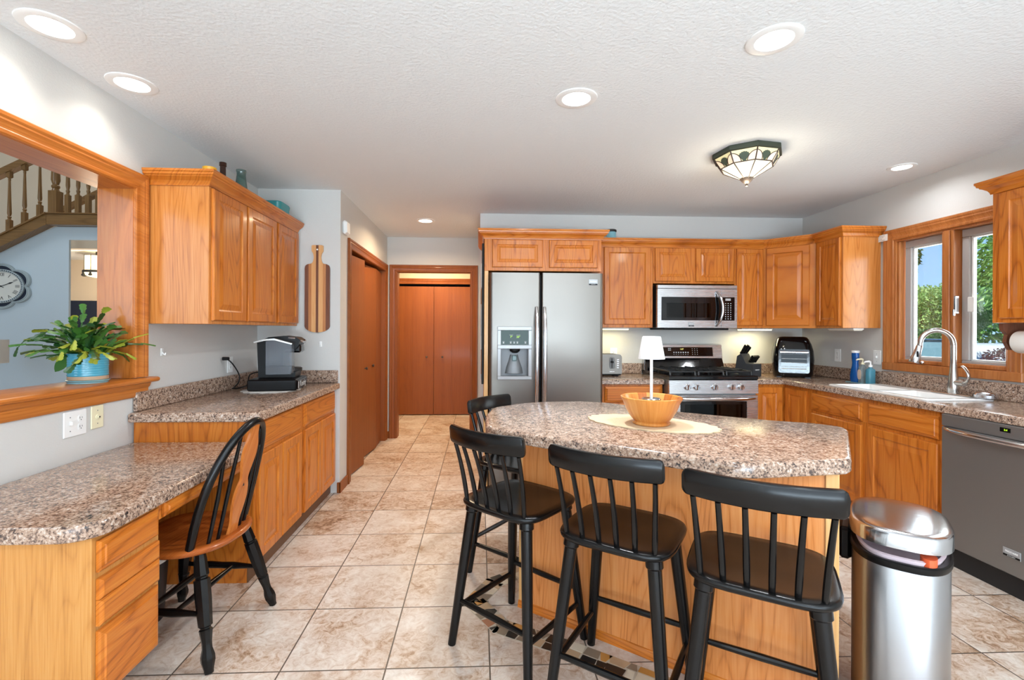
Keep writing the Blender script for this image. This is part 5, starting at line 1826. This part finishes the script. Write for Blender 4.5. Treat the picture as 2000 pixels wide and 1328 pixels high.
# paper towels under the right cabinet
pt = thing('paper_towel_holder', 'dark wooden paper towel bracket under the right wall cabinet', 'holder', (2.985, 2.495, 1.3675))
MB().prism([(-.075, 0), (.075, 0), (.070, -.04), (.045, -.065), (.055, -.105), (.03, -.150), (-.03, -.150), (-.055, -.105), (-.045, -.065), (-.070, -.04)], -.010, .010, 'y').build('bracket', 'walnut', pt, smooth=False)
MB().tube([(0, -.40, -.105), (0, .020, -.105)], .008, 12).lathe([(.016, 0), (.016, .012), (.008, .02)], (0, 0, 0), 12, M=XF((0, .010, -.105), rx=-PI / 2)).build('rod', 'walnut', pt)
MB().prism([(-.075, 0), (.075, 0), (.045, -.065), (.03, -.150), (-.03, -.150), (-.045, -.065)], -.41, -.39, 'y').build('bracket', 'walnut', pt, smooth=False)
ro = MB().lathe([(.014, 0), (.060, 0), (.062, .004), (.062, .276), (.060, .28), (.014, .28), (.014, 0)], (0, 0, 0), 36, caps=(False, False), M=XF((0, 0, 0), rx=PI / 2)).build('paper_towel_roll', 'paper', None, loc=(2.985, 2.465, 1.2625))
tag(ro, 'white paper towel roll under the right wall cabinet', 'paper towels')

pa = thing('paper_note', 'small white printed label stuck on the top corner of the window casing', 'label', (XR - .024, 3.575, 2.055), -PI / 2)
MB().box(-.045, .055, -.001, .0, -.026, .026).build('paper_sheet', 'paper', pa, smooth=False)
g = MB()
for k in range(4):
    g.box(-.035, .03 - .012 * (k % 3), -.0016, -.0008, .014 - .011 * k, .017 - .011 * k)
g.build('printed_lines', 'icon_dim', pa, smooth=False)

# under-cabinet lights
for (x, y, rz, L, mt, lab, en) in ((1.235, 4.36, 0, .32, 'undercab_lit', 'lit under-cabinet light strip beside the refrigerator', 1.2),
                                   (2.62, 4.36, 0, .30, 'undercab_lit', 'lit under-cabinet light strip right of the microwave', 1.6),
                                   (3.03, 3.76, PI / 2, .28, 'undercab_off', 'unlit under-cabinet light strip beside the window', 0)):
    u = thing('under_cabinet_light', lab, 'light', (x, y, 1.3445), rz, None)
    MB().box(-L / 2, L / 2, -.045, .045, -.012, 0, .003).build('housing', 'white_plastic', u, smooth=False)
    MB().prism([(-.040, -.012), (.040, -.012), (.034, -.021), (-.034, -.021)], -L / 2 + .006, L / 2 - .006, 'x').build('lens', mt, u, smooth=False)
    if en:
        light('under_cabinet_glow', 'AREA', (x, y, 1.318), en, (1, .88, .50), (0, 0, rz), L * .9, .07)

# ------------------------------------------------------------------ ceiling lights
for (x, y, rr_, lab, en, colr) in ((-1.600, 1.815, .085, 'recessed ceiling light nearest the camera over the desk', 1.2, (1, .95, .86)),
                             (-1.600, 2.225, .085, 'recessed ceiling light by the pass-through, second from the camera', 1.2, (1, .95, .86)),
                             (.462, 2.25, .085, 'recessed ceiling light over the left end of the island', 17, (.92, .96, 1)),
                             (1.128, 1.757, .085, 'large bright recessed ceiling light over the right bar stools', 12, (.92, .96, 1)),
                             (2.868, 3.07, .07, 'recessed ceiling light in front of the sink window', 3, (.92, .96, 1)),
                             (-.563, 4.85, .085, 'recessed ceiling light over the hall', 17, (1, .74, .46))):
    u = thing('ceiling_light', lab, 'ceiling light', (x, y, CEIL))
    MB().lathe([(rr_ * .78, -.001), (rr_ * .80, -.006), (rr_ * 1.05, -.0065), (rr_ * 1.16, -.004), (rr_ * 1.18, -.0005)], (0, 0, 0), 36, caps=(False, False)).build('trim_ring', 'white_plastic', u)
    MB().lathe([(rr_ * .80, -.001), (rr_ * .80, -.004), (.001, -.0045)], (0, 0, 0), 36).build('diffuser', 'diffuser', u)
    light('downlight', 'AREA', (x, y, CEIL - .012), en, colr, (0, 0, 0), rr_ * 1.5, spread=math.radians(120 if x < -1 else 160))

cf = thing('stained_glass_light', 'octagonal stained glass flush-mount ceiling light', 'ceiling light', (1.675, 2.88, CEIL), math.radians(10))
R0, R1, R2 = .200, .190, .152
oct_ = lambda R_, z, tw=0: [(R_ * math.cos(PI / 4 * k + PI / 8), R_ * math.sin(PI / 4 * k + PI / 8), z) for k in range(8)]
MB().loft([oct_(R0, 0), oct_(R0 * 1.02, -.006), oct_(R0 * 1.02, -.030), oct_(R0 * .97, -.034)]).build('canopy_band', 'bronze', cf, smooth=False)
zs = (-.034, -.095, -.168)
up_, lo_ = oct_(R1, zs[0]), oct_(R2, zs[1])
tip = oct_(.030, zs[2])
m1, m2 = MB(), MB()
lead = MB()
art = MB()
art2 = MB()
for k in range(8):
    k2 = (k + 1) % 8
    A, B_, C, D = Vector(up_[k]), Vector(up_[k2]), Vector(lo_[k2]), Vector(lo_[k])
    m1.add([A, B_, C, D], [(0, 1, 2, 3)])
    E_, G_ = Vector(tip[k2]), Vector(tip[k])
    m2.add([D, C, E_, G_], [(0, 1, 2, 3)])
    lead.tube([A, D], .0042, 6).tube([D, C], .0042, 6).tube([D, G_], .0036, 6)
    nrm = (B_ - A).cross(D - A).normalized()
    if nrm.dot(Vector((A.x + B_.x, A.y + B_.y, 0))) < 0:
        nrm = -nrm
    pt_ = lambda u, v: A * (1 - u) * (1 - v) + B_ * u * (1 - v) + C * u * v + D * (1 - u) * v
    off = nrm * .0022
    # half-round blush shapes at both lower corners, a fan leaf between them
    for side in (0, 1):
        arc = [pt_(side, 1)]
        line = []
        for j_ in range(11):
            a_ = PI / 2 * j_ / 10
            u, v = .36 * math.cos(a_), 1 - .80 * math.sin(a_)
            q_ = pt_(u if side == 0 else 1 - u, v)
            arc.append(q_ + off)
            line.append(q_ + off * 1.5)
        arc[0] = arc[0] + off
        art.add(arc, [list(range(len(arc)))])
        lead.tube(line, .0024, 5)
    fan = [pt_(.46, 1) + off * 1.3]
    for j_ in range(13):
        a_ = PI * (.12 + .76 * j_ / 12)
        sc_ = 1 + .05 * math.cos(j_ * PI)
        fan.append(pt_(.5 - .24 * sc_ * math.cos(a_), .62 - .44 * sc_ * math.sin(a_)) + off * 1.3)
    fan.append(pt_(.54, 1) + off * 1.3)
    art2.add(fan, [list(range(len(fan)))])
m1.build('upper_glass', 'art_cream', cf, smooth=False)
m2.build('lower_glass', 'art_clear', cf, smooth=False)
art.build('blush_panes', 'art_blush', cf, smooth=False)
art2.build('leaf_panes', 'art_leaf', cf, smooth=False)
lead.build('leading', 'bronze_dark', cf)
MB().lathe([(.002, -.214), (.008, -.211), (.009, -.204), (.006, -.198), (.016, -.193), (.032, -.176), (.040, -.164), (.036, -.160)], (0, 0, 0), 24).build('finial', 'bronze_dark', cf)
light('fixture_glow', 'POINT', (1.675, 2.88, CEIL - .25), 4.5, (1, .9, .72), radius=.05)

# ------------------------------------------------------------------ mosaic inlay in the floor round the island
mosaic = MB()
rm = random.Random(5)
path = [ip(-.02, .62), ip(-.255, .20), ip(-.255, -.03), ip(-.16, -.165), ip(1.40, -.165)]
path = [(.36, 2.62), (.08, 2.44), (-.02, 2.27), (.10, 2.075), (.36, 1.93), (1.30, 1.30)]
MW = .105
for i in range(len(path) - 1):
    a_, b_ = Vector(path[i]), Vector(path[i + 1])
    d = (b_ - a_)
    L = d.length
    d.normalize()
    nn = Vector((-d.y, d.x))
    x = 0.0
    while x < L - .01:
        w_ = min(rm.uniform(.035, .075), L - x)
        cut = rm.uniform(.35, .65)
        sk = rm.uniform(-.016, .016)
        for (v0, v1) in ((0, cut), (cut, 1)):
            g_ = .003
            q_ = [a_ + d * (x + g_ + sk * v0) + nn * (MW * (v0 - .5) + g_), a_ + d * (x + w_ - g_ - sk * v0) + nn * (MW * (v0 - .5) + g_),
                  a_ + d * (x + w_ - g_ + sk * v1) + nn * (MW * (v1 - .5) - g_), a_ + d * (x + g_ - sk * v1) + nn * (MW * (v1 - .5) - g_)]
            mosaic.mat = rm.choices((1, 2, 3, 4, 5, 6), (20, 24, 22, 12, 12, 10))[0]
            mosaic.loft([[(p.x, p.y, z) for p in q_] for z in (.0005, .0024)], caps=(False, True))
        x += w_
    mosaic.mat = 0
    e0, e1 = a_ - d * .02, b_ + d * .02
    mosaic.loft([[(p.x, p.y, z) for p in (e0 - nn * MW / 2, e1 - nn * MW / 2, e1 + nn * MW / 2, e0 + nn * MW / 2)] for z in (.0002, .0012)])
struct(mosaic.build('floor_border', ['grout', 'mos_black', 'mos_tan', 'mos_cream', 'mos_ochre', 'mos_rust', 'mos_grey'], smooth=False), 'strip of small coloured stone mosaic let into the floor round the island')

# ------------------------------------------------------------------ the two-storey room beyond the pass-through
w = MB()
# clock wall up to the sloping underside of the stair
w.prism([(-9.2, 0), (-3.712, 0), (-3.712, 2.232), (-3.83, 2.232), (-9.2, .02)], 4.40, 4.42, 'y')
w.box(-3.712, -1.946, 4.40, 4.42, 2.115, 2.232)
struct(w.build('wall_living_clock', 'wall_blue', smooth=False), 'pale wall with the clock below the staircase')
w = MB().box(-9.2, -1.85, 5.6, 5.7, 2.235, 5.2).box(-9.2, -6.6, 5.6, 5.7, 0, 2.235)
w.box(-9.2, -1.946, 7.85, 7.95, 0, 2.5)
struct(w.build('wall_living_far', 'wall_beige', smooth=False))
w = MB().box(-9.3, -9.2, -3.3, 7.9, 0, 5.2).box(-1.95, -1.85, -3.1, 5.7, 2.56, 5.2)
w.box(-9.2, -6.6, -3.1, -2.98, 0, 5.2).box(-3.9, -1.946, -3.1, -2.98, 0, 5.2).box(-6.6, -3.9, -3.1, -2.98, 0, 1.1).box(-6.6, -3.9, -3.1, -2.98, 3.5, 5.2)
struct(w.build('wall_living_outer', 'wall_blue', smooth=False))
struct(MB().box(-9.3, -1.85, -3.1, 5.7, 5.2, 5.3).build('ceiling_living', 'ceiling_paint', smooth=False))
struct(MB().prism([(-3.83, 2.234), (-1.86, 2.234), (-1.86, 2.30), (-3.83, 2.30)], 4.42, 5.6, 'y').build('landing_floor', 'carpet', smooth=False))
struct(MB().add([(-3.71, 4.5, 2.12), (-1.9, 4.5, 2.12), (-1.9, 6.2, 2.42), (-3.71, 6.2, 2.42), (-7.5, 6.2, 2.42), (-7.5, 7.85, 2.42), (-1.9, 7.85, 2.42)], [(0, 1, 2, 3), (4, 3, 2, 6, 5)]).build('ceiling_passage', 'ceiling_paint', smooth=False))
struct(MB().box(-7.5, -4.6, 7.80, 7.845, 0, 1.76).build('wainscot_navy', 'navy', smooth=False), 'navy panelled lower wall in the far room')

st = thing('staircase', 'brown wooden staircase with turned balusters seen through the pass-through', 'staircase', (-3.8, 4.36, 2.3))
sx_ = lambda x: x + 3.8
SL = (2.338 - 2.141) / (-3.832 + 4.21)
b_ = MB().box(sx_(-3.838), sx_(-1.95), -.045, .035, -.066, .028, .003).box(sx_(-3.838), sx_(-1.95), -.058, .045, .028, .040, .004)
b_.build('landing_beam', 'stair_x', st, smooth=False)
x_end = -6.2
dz = SL * (3.838 - 6.2)
s2 = MB()
for (y0, y1, za, zb) in ((-.045, .035, -.066, .028), (-.058, .045, .028, .042)):
    s2.prism([(sx_(-3.838), za), (sx_(-3.838), zb), (sx_(x_end), zb + dz), (sx_(x_end), za + dz)], y0, y1, 'y')
s2.build('stringer', 'stair_x', st, smooth=False)


def turned(m, x, y, z0, z1, sq, M=None):
    """square-ended turned post"""
    h = z1 - z0
    prof = [(0, 1), (.20, 1), (.205, .8), (.225, .62), (.235, .85), (.25, .85), (.26, .6), (.30, .92), (.52, .72), (.80, .52), (.82, .62), (.84, .52), (.845, .8), (.86, 1), (1, 1)]
    rings = []
    for f_, s_ in prof:
        square = f_ <= .2 or f_ >= .86
        ring = []
        for k in range(16):
            a = 2 * PI * k / 16
            if square:
                c, s3 = math.cos(a), math.sin(a)
                q_ = sq / max(abs(c), abs(s3))
                ring.append((x + c * q_, y + s3 * q_, z0 + f_ * h))
            else:
                ring.append((x + sq * s_ * math.cos(a), y + sq * s_ * math.sin(a), z0 + f_ * h))
        rings.append(ring)
    m.loft(rings)


m = MB()
turned(m, sx_(-3.79), -.005, .042, 1.02, .036)
m.build('newel_post', 'stair_z', st, angle=30)
for x in (-3.685, -3.596, -3.508, -3.42, -3.332, -3.244):
    m = MB()
    turned(m, sx_(x), -.005, .042, .86, .017)
    m.build('baluster', 'stair_z', st, angle=30)
for x in (-3.925, -4.055, -4.185, -4.315):
    m = MB()
    z_ = SL * (x + 3.838)
    turned(m, sx_(x), -.005, .042 + z_, .50 + z_ + .12, .017)
    m.build('baluster', 'stair_z', st, angle=30)
m = MB()
m.prism([(sx_(-3.79), .60), (sx_(-3.79), .66), (sx_(x_end), .66 + dz), (sx_(x_end), .60 + dz)], -.03, .03, 'y')
m.box(sx_(-3.79), sx_(-1.95), -.03, .03, .84, .90, .01)
m.build('handrail', 'stair_x', st, smooth=False)
MB().prism([(sx_(-3.80), .72), (sx_(-3.80), .78), (sx_(x_end), .78 + dz), (sx_(x_end), .72 + dz)], 1.02, 1.07, 'y').build('handrail', 'stair_x', st, smooth=False)
for x in (-4.93, -4.62):
    m = MB()
    turned(m, sx_(x), 1.045, -.12 + SL * (x + 3.838), .74 + SL * (x + 3.838), .017)
    m.build('baluster', 'stair_z', st, angle=30)
m = MB()
for k in range(7):
    m.box(sx_(-3.86 - .30 * (k + 1)), sx_(-3.86 - .30 * k), .045, .10, -.16 * (k + 1) - .03, -.16 * (k + 1) + .01)
m.build('treads', 'carpet', st, smooth=False)

clk = thing('wall_clock', 'white petal-framed wall clock with roman numerals in the far room', 'clock', (-4.285, 4.3995, 1.690))
SXk = 1.32
pet = []
for k in range(120):
    t = 2 * PI * k / 120
    rr_ = .172 + .034 * abs(math.sin(3 * t)) ** .8
    pet.append((rr_ * math.cos(t) * SXk, rr_ * math.sin(t)))
sc = lambda P, f_: [(x * f_, z * f_) for x, z in P]
fr_ = MB()
prf = [(1.0, 0), (1.0, -.014), (.98, -.022), (.955, -.022), (.945, -.015), (.93, -.015), (.915, -.021), (.895, -.021), (.885, -.012), (.88, 0)]
fr_.loft([[(x, y, z) for x, z in sc(pet, f_)] for f_, y in prf], caps=(False, False)).build('frame', 'clock_frame', clk, angle=30)
MB().loft([[(x, y, z) for x, z in sc(pet, .90)] for y in (-.001, -.006)]).build('petal_panels', 'clock_navy', clk, smooth=False)
el = lambda r_: [(r_ * math.cos(2 * PI * k / 60) * SXk, r_ * math.sin(2 * PI * k / 60)) for k in range(60)]
MB().loft([[(x, y, z) for x, z in el(r_)] for r_, y in ((.152, -.006), (.152, -.020), (.144, -.024), (.132, -.018), (.130, -.010))], caps=(False, False)).build('bezel', 'clock_frame', clk)
g = MB()
for k in range(60):
    a_ = 2 * PI * k / 60
    g.box(-.0022, .0022, -.0255, -.022, .138, .147, 0, Matrix.Diagonal((SXk, 1, 1, 1)) @ Matrix.Rotation(a_, 4, 'Y'))
g.build('minute_marks', 'clock_navy', clk, smooth=False)
MB().loft([[(x, y, z) for x, z in el(.131)] for y in (-.006, -.0115)]).build('dial', 'clock_face', clk, smooth=False)
rom = ['XII', 'I', 'II', 'III', 'IIII', 'V', 'VI', 'VII', 'VIII', 'IX', 'X', 'XI']
for k in range(12):
    a_ = PI / 6 * k
    M = Matrix.Diagonal((SXk, 1, 1, 1)) @ Matrix.Rotation(a_, 4, 'Y') @ Matrix.Translation((0, -.0118, .104)) @ FACE_Y
    text_part('numeral', rom[k], .042, M, 'black_matte', clk, sx=.8)
for a_, L, w_ in ((math.radians(64), .092, .006), (math.radians(306), .066, .007)):
    M = Matrix.Diagonal((SXk, 1, 1, 1)) @ Matrix.Rotation(a_, 4, 'Y')
    MB().prism([(-.002, -.02), (.002, -.02), (w_ * .4, L * .55), (w_, L * .72), (0, L), (-w_, L * .72), (-w_ * .4, L * .55)], -.0150, -.0130, 'y', M=M).build('hand', 'black_matte', clk, smooth=False)
MB().lathe([(.007, 0), (.006, .004), (.001, .005)], (0, 0, 0), 14, M=XF((0, -.0125, 0), rx=PI / 2)).build('hand_hub', 'black_matte', clk)

fl_ = thing('floor_lamp', 'white drum-shaded lamp at the left edge seen through the pass-through', 'lamp', (-4.02, 3.95, 0))
MB().lathe([(.14, 0), (.14, .015), (.012, .03), (.012, 1.10)], (0, 0, 0), 24).build('stand', 'black_matte', fl_)
MB().lathe([(.165, 1.03), (.165, 1.22), (.162, 1.22), (.162, 1.03)], (0, 0, 0), 36, caps=(False, False)).build('lamp_shade', 'shade_fabric', fl_)

chd = thing('chandelier', 'dark ringed chandelier in the far room beyond the pass-through', 'chandelier', (-5.52, 7.0, 2.05))
MB().lathe([(.155, .065), (.16, .06), (.16, .09), (.155, .095)], (0, 0, 0), 32).build('ring', 'black_matte', chd)
MB().lathe([(.135, .098), (.140, .10), (.140, .30), (.135, .302)], (0, 0, 0), 24).build('upper_shade', 'chandelier_glass', chd)
MB().lathe([(.04, 0), (.10, .015), (.135, .04), (.145, .063), (.001, .064)], (0, 0, 0), 24).build('lower_bowl', 'chandelier_glass', chd)
MB().tube([(0, 0, .30), (0, 0, .37)], .012, 8).build('stem', 'black_matte', chd)
g = MB()
for k in range(8):
    a_ = PI / 4 * k + .2
    g.tube([(.142 * math.cos(a_), .142 * math.sin(a_), .09), (.142 * math.cos(a_), .142 * math.sin(a_), .31)], .004, 5)
    g.lathe([(.001, -.02), (.028, -.015), (.012, .02), (.008, .05)], (.15 * math.cos(a_), .15 * math.sin(a_), .03), 10)
g.build('rods', 'black_matte', chd)
cur = MB()
row = lambda z, sp: [(-.0 + sp * f_ / 12 - .0, .02 * math.sin(f_ * 2.2), z) for f_ in range(13)]
cur.loft([row(.0, .55), row(.4, .44), row(.8, .36)], caps=(False, False), closed=False)
cur.loft([[(x, y + .015, z) for x, y, z in row(.0, .55)], [(x, y + .015, z) for x, y, z in row(.8, .36)]], caps=(False, False), closed=False)
co = cur.build('curtain', 'curtain_rust', None, loc=(-6.02, 7.74, 1.38))
tag(co, 'rust-coloured curtain hanging in the far room behind the plant', 'curtain')
light('added_living_fill', 'AREA', (-5.0, 2.2, 4.9), 40, (.86, .93, 1), (0, 0, 0), 2.0)  # added area lamp with no fixture, high up to brighten this room
light('far_room_lamp', 'POINT', (-5.3, 6.7, 1.7), 60, (1, .84, .62), radius=.12)
light('stair_lamp', 'POINT', (-3.6, 5.1, 4.2), 30, (1, .88, .72), radius=.15)
light('hall_lamp', 'AREA', (-.7, 6.6, CEIL - .02), 30, (1, .74, .44), (0, 0, 0), .3)

# ------------------------------------------------------------------ outdoors beyond the sink window
GZ = -.55
struct(MB().box(3.36, 60, -14, 40, GZ - .1, GZ).build('lawn', 'lawn', smooth=False))
struct(MB().box(11.0, 22.0, -14, 40, GZ, GZ + .01).build('driveway', 'asphalt', smooth=False))


def leafy(name, label, loc, blobs, n, size, mat, trunk=None, seed=1):
    rt = thing(name, label, 'tree' if 'tree' in name else 'shrub', loc)
    rl = random.Random(seed)
    m = MB()
    for i in range(n):
        bx, by, bz, br, bh = rl.choices(blobs, [b[3] ** 2 for b in blobs])[0]
        v = Vector((rl.gauss(0, 1), rl.gauss(0, 1), rl.gauss(0, 1))).normalized()
        f_ = rl.uniform(.72, 1.04)
        p = Vector((bx + v.x * br * f_, by + v.y * br * f_, bz + v.z * bh * f_))
        d = (v + Vector((rl.uniform(-.9, .9), rl.uniform(-.9, .9), rl.uniform(-1.3, .1)))).normalized()
        sd_ = d.cross(Vector((rl.uniform(-1, 1), rl.uniform(-1, 1), rl.uniform(-1, 1)))).normalized()
        s_ = size * rl.uniform(.6, 1.3)
        nn = d.cross(sd_) * s_ * .12
        m.add([p, p + d * s_ * .5 + sd_ * s_ * .30 + nn, p + d * s_, p + d * s_ * .5 - sd_ * s_ * .30 + nn], [(0, 1, 2), (0, 2, 3)])
    m.build('foliage', mat, rt, smooth=False)
    if trunk:
        t = MB()
        t.tube([(0, 0, 0), (.05, .02, trunk * .5), (0, 0, trunk)], [.17, .13, .09], 10)
        for bx, by, bz, br, bh in blobs:
            t.tube([(0, 0, trunk * .7), (bx * .5, by * .5, (bz + trunk * .7) * .5), (bx * .8, by * .8, bz)], [.09, .06, .03], 7)
        t.build('trunk', 'bark', rt)
    return rt


leafy('maple_tree', 'bright green maple tree filling the left window sash', (17.3, 17.6, GZ), [(0, 0, 2.5, 1.7, 1.1), (-.9, -.9, 2.5, 1.3, 1.0), (.8, .8, 2.2, 1.4, 1.0), (.9, -1.2, 3.1, 1.2, .9)], 24000, .115, 'maple_leaves', 2.4, 3)
leafy('maple_tree', 'tall green tree in the right window sash', (11.7, 8.0, GZ), [(0, 0, 4.3, 1.9, 1.8), (-.5, .4, 3.2, 1.4, 1.1), (.6, -.7, 2.9, 1.5, 1.1), (0, -.2, 5.4, 1.3, 1.2)], 26000, .11, 'oak_leaves', 2.8, 5)
leafy('oak_tree', 'thin leafy tree edge at the left side of the left window sash', (12.3, 13.9, GZ), [(0, 0, 4.3, .9, 1.3), (.2, .2, 5.4, .7, .8)], 6000, .12, 'oak_leaves', 3.6, 8)
leafy('background_tree', 'distant green tree behind the dark parked car', (27, 26.5, GZ), [(0, 0, 2.2, 2.4, 1.8), (-.5, 1.4, 2.0, 1.8, 1.5), (.4, -1.4, 2.3, 1.8, 1.6)], 3500, .32, 'hedge_leaves', 1.5, 21)
leafy('hedge_shrub', 'low green hedge behind the dark parked car', (13.9, 15.4, GZ), [(0, 0, .9, .8, .85), (-.9, .9, .9, .8, .8), (.6, -.6, .9, .75, .8)], 5200, .10, 'hedge_leaves', None, 31)
leafy('red_shrub', 'dark red ornamental shrub seen low in the right window sash', (18.5, 15.6, GZ), [(0, 0, .80, .7, .5), (.3, -.5, .75, .6, .45)], 3500, .09, 'red_leaves', None, 33)


def car(label, loc, rz, mat, L=4.7, suv=True):
    c_ = thing('car', label, 'car', loc, rz)
    H1, H2 = (.95, 1.70) if suv else (.78, 1.40)
    sec = [(-L / 2, .45), (-L / 2 + .03, H1 - .05), (-L / 2 + .12, H1), (-L / 2 + .35, H2 - .08), (-L / 2 + .75, H2), (.35, H2 - .02), (1.15, H1 + .05), (L / 2 - .25, H1 - .12), (L / 2, .62), (L / 2 - .02, .34), (-L / 2 + .05, .30)]
    cen = (0, .75)
    rings = []
    for y, f_ in ((-.90, .86), (-.93, .94), (-.84, 1.0), (.84, 1.0), (.93, .94), (.90, .86)):
        rings.append([(cen[0] + (x - cen[0]) * (1 - (1 - f_) * .25), y * (1 if z < H1 + .02 else .84), cen[1] + (z - cen[1]) * (f_ if z < H1 else 1 - (1 - f_) * .4)) for x, z in sec])
    MB().loft(rings).build('body', mat, c_, angle=35)
    for sgn in (-1, 1):
        g_ = MB()
        y = .80 * sgn
        for xa, xb, xc, xd in ((-L / 2 + .62, -.55, -.55, -L / 2 + .50), (-.47, .38, .95, -.47)):
            pts_ = [(xa, H2 - .10), (xb, H2 - .10), (xc, H1 + .06), (xd, H1 + .06)]
            g_.loft([[(x, y * 1.0 + sgn * (.10 if z < H2 - .2 else -.028), z) for x, z in pts_], [(x, y * 1.0 + sgn * (.115 if z < H2 - .2 else -.012), z) for x, z in pts_]])
        g_.build('side_windows', 'car_glass', c_, smooth=False)
    for x in (-L / 2 + .85, L / 2 - .9):
        for sgn in (-1, 1):
            wh = MB().lathe([(.001, -.11), (.20, -.11), (.30, -.10), (.34, -.06), (.34, .06), (.30, .10), (.001, .10)], (0, 0, 0), 22, M=XF((x, .82 * sgn, .34), rx=PI / 2)).build('wheel', 'rubber', c_)
            MB().lathe([(.20, -.112), (.20, -.118), (.001, -.118)], (0, 0, 0), 16, M=XF((x, .82 * sgn, .34), rx=PI / 2 * sgn)).build('hubcap', 'chrome_soft', wh)
    return c_


car('dark blue-grey parked car seen low in the left window sash', (12.04, 12.16, GZ + .01), math.radians(-45), 'car_dark')
car('white parked car seen low in the right window sash', (22.5, 19.6, GZ + .01), math.radians(42), 'car_white', 4.5, False)
car('red parked car at the lower right of the window', (17.7, 12.1, GZ + .01), math.radians(-45), 'car_red', 4.4, False)
